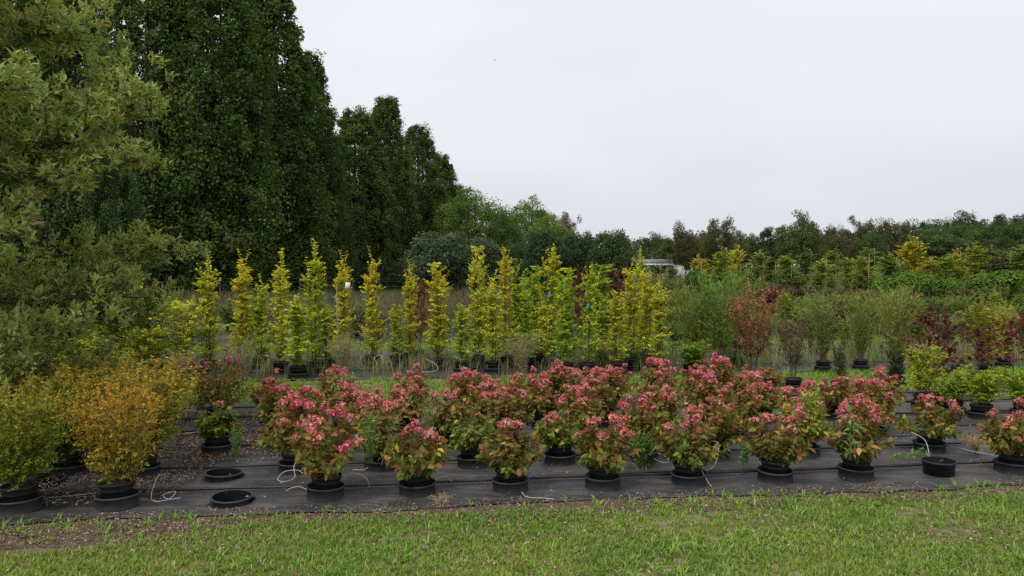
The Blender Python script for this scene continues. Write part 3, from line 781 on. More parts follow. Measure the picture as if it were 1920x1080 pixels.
# ------------------------------------------------------------------ generic leafy plant generator
def gen_shrub(seed, H, Rr, prof, nst, nbr, nlf, lsz, cols, wts, tmpl=T_DIA, mode='flat', elev=(0.1, 0.6), zmin=0.05, spread=0.5, stem_r=0.006, top=None, grad=None, aspect=0.55, mat='leaf', shoots=0, rise=0.15, jit=0.25, blen=1.0, twcol=(1, 1, 1), wob=0.03, base_r=0.04):
    r = np.random.default_rng(seed)
    gs, gl = Geo(), Geo()
    K = 8
    az = np.arange(nst) * 2.399 + r.uniform(0, 6); rho = Rr * spread * np.sqrt((np.arange(nst) + 0.5) / nst) * r.uniform(.8, 1.15, nst) if nst > 1 else np.zeros(1)
    hh = H * r.uniform(0.78, 1.0, nst) if nst > 1 else np.array([H])
    tip = np.stack([np.cos(az) * rho, np.sin(az) * rho, hh], -1)
    base = np.stack([np.cos(az) * base_r, np.sin(az) * base_r, np.zeros(nst)], -1) * (1 if nst > 1 else 0)
    s = np.linspace(0, 1, K)[None, :, None]
    ctrl = base + (tip - base) * np.array([0.25, 0.25, 0.55])
    P = base[:, None] * (1 - s) ** 2 + 2 * s * (1 - s) * ctrl[:, None] + tip[:, None] * s ** 2
    P[:, 1:, :2] += r.normal(0, wob * Rr, (nst, K - 1, 2)).cumsum(1) * 0.6
    tubes(gs, P, np.linspace(stem_r, stem_r * .3, K)[None] * np.ones((nst, 1)), 5, twcol)
    # side branches
    si = r.integers(0, nst, nbr); tb = zmin + (1 - zmin) * (np.arange(nbr) + r.random(nbr)) / nbr
    f = tb * (K - 1); i0 = np.clip(f.astype(int), 0, K - 2); fr = (f - i0)[:, None]
    b = P[si, i0] * (1 - fr) + P[si, i0 + 1] * fr
    a = r.uniform(0, 2 * np.pi, nbr)
    el = r.uniform(*elev, nbr)
    pr = np.array([prof(x) for x in tb])
    outer = np.hypot(b[:, 0], b[:, 1])
    L = np.maximum(Rr * pr * r.uniform(0.45, 1.12, nbr) * blen - outer * 0.5, 0.12 * Rr)
    # branches of outer stems head outwards more
    if nst > 1:
        oa = np.arctan2(b[:, 1], b[:, 0]); a = np.where(r.random(nbr) < 0.6, oa + r.normal(0, .7, nbr), a)
    d = np.stack([np.cos(a) * np.cos(el), np.sin(a) * np.cos(el), np.sin(el)], -1)
    if shoots:
        # whippy leaders beyond the top
        k = shoots
        b[-k:] = P[r.integers(0, nst, k), -1] - UP * 0.1 * H * r.random((k, 1))
        d[-k:] = unit(np.stack([r.normal(0, .2, k), r.normal(0, .2, k), np.ones(k)], -1)); L[-k:] = H * r.uniform(0.07, 0.19, k)
    ss = np.linspace(0, 1, 4)[None, :, None]
    BP = b[:, None] + d[:, None] * (L[:, None, None] * ss) + UP * (rise * L)[:, None, None] * ss ** 2
    if shoots: BP[-shoots:, :, :2] += (r.normal(0, .14, (shoots, 1, 2)) * L[-shoots:, None, None] * (ss[:, :, :1] ** 2))
    tubes(gs, BP, np.linspace(stem_r * .42, stem_r * .14, 4)[None] * np.ones((nbr, 1)), 3, twcol)
    # leaves
    sl = 0.12 + 0.88 * (np.arange(nlf)[None] + r.random((nbr, nlf))) / nlf
    q = sl * 3; j0 = np.clip(q.astype(int), 0, 2); fq = (q - j0)[..., None]
    bi = np.arange(nbr)[:, None]
    pos = BP[bi, j0] * (1 - fq) + BP[bi, j0 + 1] * fq
    tg = unit(BP[bi, j0 + 1] - BP[bi, j0])
    side = unit(np.cross(tg, np.broadcast_to(UP, tg.shape)) + 1e-6)
    sg = np.where((np.arange(nlf) % 2) == 0, 1.0, -1.0)[None, :, None]
    shp = pos.shape
    if mode == 'flat':
        ld = tg * 0.55 + side * sg * 0.85 + r.normal(0, jit, shp) + np.array([0, 0, -.1])
        nm = np.broadcast_to(UP, shp) + r.normal(0, jit * 1.3, shp)
    elif mode == 'along':
        ld = tg * 1.0 + side * sg * 0.35 + r.normal(0, jit, shp)
        nm = r.normal(0, 1, shp) + UP * .4
    else:
        ld = tg * 0.4 + r.normal(0, .8, shp) + np.array([0, 0, -.05])
        nm = UP * .8 + r.normal(0, .7, shp)
    N = shp[0] * shp[1]
    pos = pos.reshape(-1, 3)
    cols = np.array(cols, float); w = np.array(wts, float); w /= w.sum()
    c = cols[r.choice(len(cols), N, p=w)]
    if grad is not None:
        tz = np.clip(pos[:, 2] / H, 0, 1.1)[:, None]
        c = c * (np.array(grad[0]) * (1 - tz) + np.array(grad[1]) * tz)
    bc = np.repeat(r.uniform(0.8, 1.22, nbr), nlf)[:, None]
    c = c * bc * r.uniform(0.8, 1.2, (N, 1))
    sz = lsz * r.uniform(0.65, 1.25, N)
    scatter(gl, tmpl, pos, ld.reshape(-1, 3), nm.reshape(-1, 3), sz, c, sz * aspect)
    return gs.mesh('stems', M['twig']), gl.mesh('foliage', M[mat]), H, Rr

SPEC = {}
def spec(name, n, **kw):
    SPEC[name] = [gen_shrub(seed=abs(hash2(np.float64(len(SPEC) + 1), np.float64(i), 3)) * 9999 // 1, **kw) if False else gen_shrub(seed=2000 + len(SPEC) * 17 + i, **kw) for i in range(n)]
Ycol = [(0.34, 0.345, 0.045), (0.30, 0.325, 0.04), (0.20, 0.245, 0.035), (0.39, 0.345, 0.06)]
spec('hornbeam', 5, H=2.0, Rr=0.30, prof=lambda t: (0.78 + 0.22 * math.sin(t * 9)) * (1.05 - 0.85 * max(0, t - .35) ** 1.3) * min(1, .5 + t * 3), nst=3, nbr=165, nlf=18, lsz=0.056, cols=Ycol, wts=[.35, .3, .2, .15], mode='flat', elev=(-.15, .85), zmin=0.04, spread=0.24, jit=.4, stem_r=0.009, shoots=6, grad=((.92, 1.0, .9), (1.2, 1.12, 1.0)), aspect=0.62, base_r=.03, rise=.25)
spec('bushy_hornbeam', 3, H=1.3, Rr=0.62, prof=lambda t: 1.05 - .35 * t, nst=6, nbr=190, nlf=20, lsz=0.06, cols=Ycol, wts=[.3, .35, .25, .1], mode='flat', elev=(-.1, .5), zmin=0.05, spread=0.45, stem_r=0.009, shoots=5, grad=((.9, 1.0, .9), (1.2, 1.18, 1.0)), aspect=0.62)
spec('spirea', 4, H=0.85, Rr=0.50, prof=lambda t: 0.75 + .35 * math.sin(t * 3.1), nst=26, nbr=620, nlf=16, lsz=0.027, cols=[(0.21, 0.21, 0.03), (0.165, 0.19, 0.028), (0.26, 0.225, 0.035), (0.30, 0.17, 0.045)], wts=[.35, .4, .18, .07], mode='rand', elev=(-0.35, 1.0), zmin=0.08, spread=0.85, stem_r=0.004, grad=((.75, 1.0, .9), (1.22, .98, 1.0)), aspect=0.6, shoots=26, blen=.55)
spec('willow', 4, H=1.9, Rr=0.42, prof=lambda t: 0.55 + .45 * t, nst=40, nbr=330, nlf=11, lsz=0.065, cols=[(0.165, 0.205, 0.055), (0.21, 0.235, 0.065), (0.13, 0.17, 0.05), (0.26, 0.255, 0.10)], wts=[.35, .3, .2, .15], mode='along', elev=(0.8, 1.35), zmin=0.12, spread=0.75, stem_r=0.0035, aspect=0.16, tmpl=T_DIA, blen=.9)
spec('leafy_shrub', 4, H=1.1, Rr=0.5, prof=lambda t: 0.95 - .3 * t, nst=9, nbr=230, nlf=13, lsz=0.055, cols=[(1, 1, 1), (1.2, 1.15, 1), (.75, .85, .9)], wts=[.5, .25, .25], mode='rand', elev=(0.0, .9), zmin=0.08, spread=0.7, stem_r=0.005, aspect=0.5, shoots=10, blen=.7)
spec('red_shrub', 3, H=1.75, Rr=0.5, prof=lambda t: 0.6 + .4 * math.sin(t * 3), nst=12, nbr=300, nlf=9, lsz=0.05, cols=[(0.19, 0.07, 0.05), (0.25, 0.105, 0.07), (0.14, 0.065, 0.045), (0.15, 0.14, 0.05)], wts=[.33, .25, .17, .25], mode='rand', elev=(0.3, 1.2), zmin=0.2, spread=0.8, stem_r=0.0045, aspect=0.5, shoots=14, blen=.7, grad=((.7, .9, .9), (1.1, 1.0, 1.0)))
spec('column', 4, H=1.6, Rr=0.26, prof=lambda t: 1.0 - .65 * t ** 1.4, nst=6, nbr=240, nlf=12, lsz=0.05, cols=[(1, 1, 1), (1.25, 1.15, 1), (.7, .8, .85)], wts=[.5, .25, .25], mode='along', elev=(0.3, 1.1), zmin=0.03, spread=0.4, stem_r=0.006, aspect=0.42, shoots=8, blen=.9)
spec('maple', 3, H=1.75, Rr=0.55, prof=lambda t: 0.55 + .5 * math.sin(t * 3), nst=2, nbr=52, nlf=10, lsz=0.075, cols=[(0.085, 0.022, 0.026), (0.12, 0.03, 0.034), (0.06, 0.024, 0.026), (0.13, 0.065, 0.045)], wts=[.4, .25, .2, .15], mode='rand', elev=(0.1, .9), zmin=0.22, spread=0.25, stem_r=0.012, aspect=0.75, shoots=3, tmpl=T_OVAL)
spec('twiggy', 3, H=1.5, Rr=0.5, prof=lambda t: 0.6 + .4 * t, nst=26, nbr=260, nlf=4, lsz=0.035, cols=[(1, 1, 1), (1.3, 1.2, 1.1), (.7, .7, .7)], wts=[.5, .25, .25], mode='rand', elev=(0.5, 1.3), zmin=0.15, spread=0.8, stem_r=0.0045, aspect=0.5, blen=.8)
spec('sapling', 4, H=3.0, Rr=0.62, prof=lambda t: 0.5 + .55 * math.sin(t * 3.1), nst=1, nbr=110, nlf=16, lsz=0.11, cols=[(1, 1, 1), (1.25, 1.15, 1), (.75, .85, .85)], wts=[.5, .25, .25], mode='flat', elev=(0.1, .9), zmin=0.38, spread=0.2, stem_r=0.022, aspect=0.6, shoots=3)
# flat-topped grafted tree
def gen_catalpa(seed, H=1.9, Rr=0.75):
    r = np.random.default_rng(seed)
    gs, gl = Geo(), Geo()
    hs = H - 0.62
    P = smooth_path([(0, 0, 0), (0.02, 0.01, hs * .5), (0, 0, hs)], 7)
    tubes(gs, P[None], np.linspace(.035, .028, 7)[None], 8)
    n = 26; az = r.uniform(0, 6.28, n); rr = Rr * np.sqrt(r.random(n))
    tip = np.stack([np.cos(az) * rr, np.sin(az) * rr, hs + 0.25 + 0.32 * (1 - (rr / Rr) ** 2)], -1)
    s = np.linspace(0, 1, 5)[None, :, None]; b = np.array([0, 0, hs]); c = tip * [.4, .4, 0] + UP * (hs + .3)
    BP = b * (1 - s) ** 2 + 2 * s * (1 - s) * c[:, None] + tip[:, None] * s ** 2
    tubes(gs, BP, np.linspace(.012, .005, 5)[None] * np.ones((n, 1)), 4)
    m = 1500; u = r.random(m); az = r.uniform(0, 6.28, m); rr = Rr * np.sqrt(u)
    dome = 0.33 * (1 - (rr / Rr) ** 2.2)
    lay = r.random(m) ** 1.6
    pos = np.stack([np.cos(az) * rr, np.sin(az) * rr, hs + 0.20 + dome + 0.06 * np.sin(az * 5) - lay * 0.40 * (1 - .25 * rr / Rr)], -1)
    d = np.stack([np.cos(az), np.sin(az), np.full(m, -.35)], -1) + r.normal(0, .3, (m, 3))
    nm = np.stack([np.cos(az) * .5, np.sin(az) * .5, np.ones(m)], -1) + r.normal(0, .2, (m, 3))
    c = np.array([(0.10, 0.18, 0.025), (0.14, 0.23, 0.03), (0.07, 0.13, 0.02)])[r.integers(0, 3, m)] * r.uniform(.8, 1.2, (m, 1))
    scatter(gl, T_OVAL, pos, d, nm, r.uniform(.11, .19, m), c, r.uniform(.09, .15, m))
    return gs.mesh('stems', M['palebark']), gl.mesh('foliage', M['leaf']), H, Rr
SPEC['catalpa'] = [gen_catalpa(3100 + i) for i in range(3)]

def plant(name, kind, cat, label, loc, H, Rr, group=None, pot=True, tint=(1, 1, 1), collar=True, var=None, pscale=1.0, parts=('stems', 'foliage'), rz=None):
    r_ = rng
    v = SPEC[kind][int(r_.integers(0, len(SPEC[kind]))) if var is None else var % len(SPEC[kind])]
    t = thing(name, label, cat, loc, group)
    z = 0.0
    if pot: z = add_pot(t, pscale, collar, (r_.normal(0, .02), r_.normal(0, .02)))
    rz = r_.uniform(0, 6.28) if rz is None else rz
    sx = Rr / v[3]; sz = max((H - z), 0.1) / v[2]
    link(parts[0], v[0], t, (0, 0, z), (0, 0, rz), (sx, sx, sz))
    link(parts[1], v[1], t, (0, 0, z), (0, 0, rz), (sx, sx, sz), tint, kind='stuff')
    return t

# yellow and orange spireas beside the lawn
for (px, v, H, Rr, tint, lb, ps) in (
    (30, 6.98, 1.05, 0.60, (.85, 1.0, .9), 'olive-yellow small-leaved shrub nearest the lawn under the magnolia', 1.15),
    (214, 6.98, 1.08, 0.50, (1.32, 1.0, 1.1), 'yellow shrub with orange tips in a tilted pot nearest the lawn', 1.15),
    (262, 7.95, 1.14, 0.76, (1.1, 1.05, 1), 'broad golden-olive shrub behind the orange-tipped shrub', 1.1),
    (120, 8.1, 1.1, 0.72, (.95, 1.0, 1), 'broad olive shrub in the second row below the magnolia boughs', 1.1),
    (-30, 8.2, 1.0, 0.8, (.6, .85, .9), 'dark green small-leaved shrub in the corner below the magnolia', 1.1),
    (200, 9.1, 1.05, 0.75, (1.0, .98, 1), 'dull golden shrub in the third row under the magnolia', 1.1),
    (60, 9.4, 1.0, 0.8, (.7, .9, .9), 'shaded green shrub in the third row under the magnolia', 1.1)):
    plant('yellow_shrub', 'spirea', 'shrub', lb, GP(px, v), H, Rr, 'small-leaved yellow shrubs below the magnolia', True, tint, True, pscale=ps * .9)

# golden hornbeams
hb = [(60, 705, 575, 90, 'b'), (150, 702, 570, 90, 'b'), (228, 706, 562, 84, 'b'), (290, 705, 583, 84, 'b'), (345, 707, 592, 74, 'b'),
      (390, 702, 490, 60, 'h'), (452, 692, 484, 54, 'h'), (525, 703, 492, 62, 'h'), (558, 712, 548, 60, 'h'), (588, 700, 476, 48, 'h'),
      (641, 678, 486, 50, 'h'), (697, 690, 484, 44, 'h'), (768, 685, 503, 44, 'h'), (822, 696, 488, 60, 'h'), (895, 690, 456, 56, 'h'),
      (926, 702, 520, 58, 'h'), (950, 690, 456, 38, 'h'), (988, 698, 540, 50, 'h'), (1030, 700, 454, 54, 'h'), (1060, 706, 498, 58, 'h'),
      (1102, 706, 488, 52, 'h'), (1186, 696, 500, 58, 'h'), (1197, 684, 458, 34, 'h'), (1236, 702, 528, 52, 'h'), (1130, 690, 560, 44, 'h'), (486, 694, 530, 44, 'h'), (612, 700, 566, 44, 'h'), (745, 690, 566, 36, 'h'), (868, 702, 566, 42, 'h'), (1012, 688, 560, 46, 'h'), (1158, 704, 540, 46, 'h'), (1216, 690, 505, 44, 'h'), (100, 712, 600, 90, 'b'), (190, 714, 600, 90, 'b'), (262, 716, 615, 80, 'b')]
hb.sort()
nb = nh = 0
for (px, by, ty, w, k) in hb:
    D = F * CAM_H / (by - 500)
    H = HT(ty, D) / (1.03 if k == 'h' else 0.93); Rr = w * 0.5 / F * D
    if k == 'b':
        t = plant('bushy_hornbeam', 'bushy_hornbeam', 'shrub', f'{ORD[nb]} broad bushy golden hornbeam from the magnolia side', DP(px, D), H * 1.18, Rr * 1.5, 'golden hornbeams in the second bed', True, (1.0, .96, 1.1)); nb += 1
    else:
        ex = {0: '', 1: ''}.get(0)
        tn = rng.choice(3)
        tint = [(1.02, 1.0, 1), (.88, .98, 1), (1.08, .97, 1)][tn]
        if px in (988, 1060, 1130): tint = (.72, .9, .9)
        t = plant('columnar_hornbeam', 'hornbeam', 'tree', f'{ORD[nh]} slim columnar hornbeam from the magnolia side of the golden row', DP(px, D), H, Rr * rng.uniform(1.0, 1.35), 'golden hornbeams in the second bed', True, tint, pscale=1.15); nh += 1
        if px in (641, 895, 1030, 1102, 988, 1197):
            g = Geo(); lathe(g, [(0.018, 0), (0.026, 0.02), (0.024, 0.08), (0.016, 0.10)], 10)
            link('tie', g.mesh('tie', M['blue']), t, (0.0, -0.05, H * 0.60))
        g = Geo(); tubes(g, np.array([[(0.03, 0.02, 0.1), (0.03, 0.02, H * .45), (0.035, 0.02, H * .82)]]), np.full((1, 3), 0.007), 5)
        link('stake', g.mesh('stake', M['cane']), t)

# small white tag on a stick among the hornbeams
t = thing('plant_sign', 'small white board on a thin stick among the golden hornbeams', 'sign', DP(631, 16.2))
g = Geo(); tubes(g, np.array([[(0, 0, 0), (0.01, 0, 0.8), (0, 0, 1.72)]]), np.full((1, 3), 0.009), 6); link('stick', g.mesh('stick', M['cane']), t)
g = Geo(); boxgeo(g, -.052, .052, -.006, .006, 1.62, 1.78); link('board', g.mesh('board', M['paint']), t, (0, -.012, 0), (0, R(8), 0))

# ------------------------------------------------------------------ mixed plants of the second bed, clear to see
mixed = [
 # name kind cat label px by ty w tint pot
 ('green_shrub', 'willow', 'shrub', 'wispy green grass-like clump beside the last golden hornbeam', 1300, 698, 540, 90, (.95, 1.05, .9), 1),
 ('green_shrub', 'willow', 'shrub', 'tall bright green feathery clump before the red-leaved shrub', 1348, 702, 512, 110, (.8, 1.1, .8), 1),
 ('green_shrub', 'willow', 'shrub', 'green feathery clump touching the red-leaved shrub', 1385, 690, 545, 90, (.9, 1.1, .85), 1),
 ('small_shrub', 'leafy_shrub', 'shrub', 'low bright green leafy shrub at the foot of the feathery clump', 1295, 705, 640, 90, (0.16, 0.23, 0.04), 1),
 ('slim_shrub', 'column', 'shrub', 'slim yellow-green shrub just above the hydrangea heads', 1305, 700, 608, 34, (0.22, 0.24, 0.04), 1),
 ('dry_flower', 'twiggy', 'flower', 'small tan dried flower cluster with yellow base leaves', 1338, 706, 655, 26, (0.42, 0.30, 0.18), 1),
 ('red_shrub', 'red_shrub', 'shrub', 'big loose red-leaved shrub rising above the green clumps', 1412, 725, 535, 112, (1.15, 1.05, 1.0), 1),
 ('twiggy_shrub', 'red_shrub', 'shrub', 'dull purplish twiggy shrub in a black pot', 1490, 735, 590, 76, (.6, .95, 1.1), 1),
 ('basket_willow', 'willow', 'shrub', 'upright olive willow in a black pot beyond the grass path', 1545, 698, 553, 76, (1.0, 1.0, 1.0), 1),
 ('column_shrub', 'column', 'shrub', 'dark narrow column with white flecks potted by the path', 1577, 742, 648, 36, (0.075, 0.085, 0.035), 1),
 ('basket_willow', 'willow', 'shrub', 'upright green willow showing its pot and bare stems', 1616, 696, 556, 66, (.95, 1.0, .9), 1),
 ('basket_willow', 'willow', 'shrub', 'tallest yellow-olive willow next to the purple maple', 1684, 712, 540, 84, (1.15, 1.05, 1.0), 1),
 ('dark_shrub', 'leafy_shrub', 'shrub', 'small blackish green shrub with red leaf tips', 1682, 726, 652, 50, (0.05, 0.065, 0.03), 1),
 ('purple_maple', 'maple', 'tree', 'open purple maple on a clear dark stem over the lime shrubs', 1765, 765, 560, 125, (1, 1, 1), 1),
 ('purple_maple', 'maple', 'tree', 'dark red maple at the far end of the second bed', 1908, 730, 585, 100, (1.2, .9, 1), 1),
 ('purple_maple', 'maple', 'tree', 'half-hidden purple maple behind the lime shrubs', 1835, 722, 610, 90, (.9, 1, 1), 1),
 ('lime_shrub', 'leafy_shrub', 'shrub', 'yellow-green shrub round the stem of the purple maple', 1735, 768, 645, 100, (0.27, 0.29, 0.04), 1),
 ('lime_shrub', 'leafy_shrub', 'shrub', 'broad lime green shrub behind the compact hydrangea', 1845, 790, 688, 120, (0.20, 0.25, 0.025), 1),
 ('lime_shrub', 'leafy_shrub', 'shrub', 'lime green shrub farthest along the hydrangea bed', 1925, 786, 692, 110, (0.19, 0.25, 0.025), 1),
 ('lime_shrub', 'leafy_shrub', 'shrub', 'low lime shrub tucked between maple stem and hydrangea', 1790, 782, 705, 90, (0.19, 0.24, 0.03), 1),
 ('yellow_maple', 'column', 'tree', 'yellow-green upright tree behind the purple maples', 1850, 705, 562, 66, (0.26, 0.25, 0.045), 1),
 ('yellow_maple', 'leafy_shrub', 'tree', 'loose golden-green tree near the far end of the bed', 1885, 690, 572, 60, (0.25, 0.25, 0.05), 1),
 ('rusty_maple', 'maple', 'tree', 'rusty leaved sapling mixed into a golden hornbeam', 785, 676, 515, 60, (1.5, 1.7, .9), 1),
 ('purple_maple', 'maple', 'tree', 'red-purple sapling behind the golden hornbeam group', 1085, 668, 488, 66, (1.0, 1.1, 1), 1),
 ('purple_maple', 'maple', 'tree', 'red-purple sapling before the dark rounded trees', 1150, 668, 498, 70, (1.1, 1.2, 1), 1),
 ('green_hornbeam', 'hornbeam', 'tree', 'plain green hornbeam between two golden ones', 1000, 676, 500, 60, (.58, .74, .8), 1),
 ('green_hornbeam', 'hornbeam', 'tree', 'plain green hornbeam with arching top behind the golden group', 970, 670, 505, 54, (.52, .70, .8), 1),
 ('green_hornbeam', 'hornbeam', 'tree', 'green hornbeam beside the red-purple sapling', 1125, 672, 496, 66, (.6, .8, .9), 1),
]
for (nm, k, cat, lb, px, by, ty, w, tint, pt) in mixed:
    D = F * CAM_H / (by - 500)
    plant(nm, k, cat, lb, DP(px, D), HT(ty, D), w * .58 / F * D, None, bool(pt), tint)

# ------------------------------------------------------------------ rows of nursery stock further back
stock = {
 'willow': ('green_willow', 'upright wispy green willow', 'willow', [(1.1, 1.15, .95), (.95, 1.12, .9)]),
 'greencol': ('upright_green_shrub', 'dense green upright shrub', 'column', [(0.11, 0.17, 0.035), (0.085, 0.14, 0.03)]),
 'yellowcol': ('upright_yellow_shrub', 'yellow-green upright shrub', 'column', [(0.22, 0.25, 0.045), (0.18, 0.22, 0.04)]),
 'olive': ('olive_shrub', 'grey-olive leafy shrub', 'leafy_shrub', [(0.12, 0.13, 0.07), (0.14, 0.14, 0.06)]),
 'green': ('green_shrub', 'mid-green bushy shrub', 'leafy_shrub', [(0.09, 0.13, 0.035), (0.11, 0.15, 0.04)]),
 'purple': ('purple_barberry', 'dull purple barberry', 'leafy_shrub', [(0.085, 0.045, 0.042), (0.11, 0.06, 0.055)]),
 'dry': ('dry_shrub', 'brown twiggy half-bare shrub', 'twiggy', [(0.18, 0.14, 0.09), (0.22, 0.16, 0.11)]),
 'redsh': ('red_leaved_shrub', 'reddish loose shrub', 'red_shrub', [(.9, .9, .9), (.8, 1.1, 1.1)]),
}
cnt = {}
def row(rowname, v, px0, px1, step, kinds, ty0, ty1, w0, w1, pot=True):
    px = px0
    while px < px1:
        k = kinds[int(rng.integers(0, len(kinds)))]
        nm, ds, sp, tints = stock[k]
        loc = GP(px + rng.uniform(-6, 6), v + rng.uniform(-.25, .25)); D = loc[1]
        H = max(0.5, HT(rng.uniform(ty0, ty1), D)); Rr = rng.uniform(w0, w1) * .64 / F * D
        if k in ('greencol', 'yellowcol'): Rr *= 0.62
        key = (rowname, k); cnt[key] = cnt.get(key, 0) + 1
        plant(nm, sp, 'shrub', f'{ds}, {ORD[cnt[key]-1]} from the magnolia, {rowname}', loc, H, Rr, 'nursery shrubs in the ' + rowname, pot, tints[int(rng.integers(0, len(tints)))])
        px += step * rng.uniform(.75, 1.25)
row('third bed first row', 22.2, 470, 1250, 52, ['olive', 'dry', 'green', 'dry', 'willow'], 560, 600, 44, 66)
row('third bed back row', 24.8, 430, 1280, 50, ['olive', 'green', 'willow', 'green'], 560, 590, 50, 70)
row('second bed back row', 17.8, 1262, 1960, 36, ['willow', 'green', 'yellowcol', 'willow', 'willow'], 560, 610, 50, 72)
row('third bed first row', 22.2, 1255, 1990, 36, ['willow', 'greencol', 'green', 'yellowcol', 'olive'], 545, 585, 50, 70)
row('third bed back row', 24.8, 1250, 2000, 42, ['greencol', 'yellowcol', 'yellowcol', 'willow', 'green', 'redsh'], 540, 575, 46, 66)
row('fourth bed first row', 29.0, 820, 1420, 46, ['olive', 'green', 'dry', 'willow'], 535, 560, 44, 62)
row('fourth bed first row', 29.0, 1430, 2020, 40, ['purple', 'green', 'greencol', 'yellowcol', 'purple'], 533, 558, 46, 62)
row('fourth bed back row', 32.5, 1430, 2040, 36, ['purple', 'olive', 'purple', 'green', 'purple'], 530, 548, 40, 58)
row('fourth bed back row', 32.5, 1240, 1430, 34, ['olive', 'dry', 'olive', 'green'], 518, 540, 40, 58)

# flat-topped catalpas on pale stems
cat_l = [(1300, 504, 32, 34, 'k'), (1328, 512, 34, 35, 'k'), (1390, 506, 36, 40, 'k'), (1651, 514, 33, 48, ''), (1699, 508, 36, 48, ''), (1743, 513, 34, 42, ''), (1787, 519, 33, 36, ''), (1843, 511, 33, 54, ''), (1886, 505, 35, 60, ''), (1935, 512, 33, 48, '')]
for i, (px, ty, D, w, _) in enumerate(cat_l):
    tint = (.5, .62, .8) if _ else (.80, .80, .9)
    plant('flat_topped_catalpa', 'catalpa', 'tree', f'{ORD[i]} flat-topped green catalpa on a bare pale stem from the white building', DP(px, D), HT(ty, D), w * (.40 + .07 * (i % 3)) / F * D, 'flat-topped catalpas on pale stems', False, tint, parts=('trunk', 'crown'))

# saplings behind the catalpas
sap = [(1232, 500, 42, 40, (0.12, 0.14, 0.06)), (1262, 505, 44, 38, (0.14, 0.16, 0.06)), (1310, 488, 46, 40, (0.34, 0.30, 0.06)), (1356, 476, 46, 46, (0.22, 0.26, 0.05)), (1382, 472, 48, 40, (0.36, 0.33, 0.06)),
       (1424, 478, 46, 42, (0.17, 0.21, 0.05)), (1447, 488, 44, 40, (0.13, 0.15, 0.05)), (1476, 486, 40, 46, (0.19, 0.24, 0.045)), (1513, 478, 46, 44, (0.10, 0.14, 0.045)), (1541, 494, 40, 44, (0.20, 0.25, 0.05)),
       (1560, 476, 48, 40, (0.18, 0.22, 0.05)), (1590, 488, 44, 46, (0.19, 0.23, 0.045)), (1620, 486, 40, 40, (0.24, 0.26, 0.05)), (1632, 470, 50, 40, (0.14, 0.19, 0.05)), (1672, 484, 46, 60, (0.16, 0.22, 0.04)),
       (1712, 458, 50, 62, (0.34, 0.30, 0.04)), (1738, 492, 48, 40, (0.27, 0.25, 0.05)), (1768, 486, 48, 54, (0.20, 0.25, 0.05)), (1792, 478, 50, 52, (0.27, 0.24, 0.06)), (1826, 470, 48, 50, (0.21, 0.24, 0.04)),
       (1850, 468, 50, 70, (0.10, 0.12, 0.05)), (1885, 482, 48, 60, (0.11, 0.14, 0.05)), (1918, 470, 46, 60, (0.15, 0.19, 0.05)), (1950, 478, 48, 60, (0.12, 0.15, 0.05)), (1208, 505, 40, 34, (0.12, 0.13, 0.06))]
sap.sort()
def cname(c):
    if c[0] > 0.3: return 'golden-yellow'
    if c[0] > 0.2: return 'yellow-green'
    if c[1] > 0.18: return 'light green'
    return 'olive green'
for i, (px, ty, D, w, c) in enumerate(sap):
    H = HT(ty, D)
    t = plant('sapling', 'sapling', 'tree', f'{cname(c)} sapling, {ORD[i]} from the white building, behind the catalpas', DP(px, D), H, w * .66 / F * D, 'saplings behind the catalpas', False, c, parts=('trunk', 'crown'))
    g = Geo(); hs = H * rng.uniform(.92, 1.12); tubes(g, np.array([[(0.1, -.3, 0), (0.1, -.3, hs * .5), (0.12, -.3, hs)]]), np.full((1, 3), 0.022), 5)
    link('stake', g.mesh('stake', M['cane']), t)

# dense low row in front of the building gap
row('scrub row before white building', 37.0, 1195, 1330, 26, ['olive', 'green', 'olive'], 512, 526, 40, 56, False)
row('scrub row before the far wood', 38.0, 1330, 2040, 34, ['olive', 'green', 'yellowcol', 'green'], 505, 522, 40, 60, False)

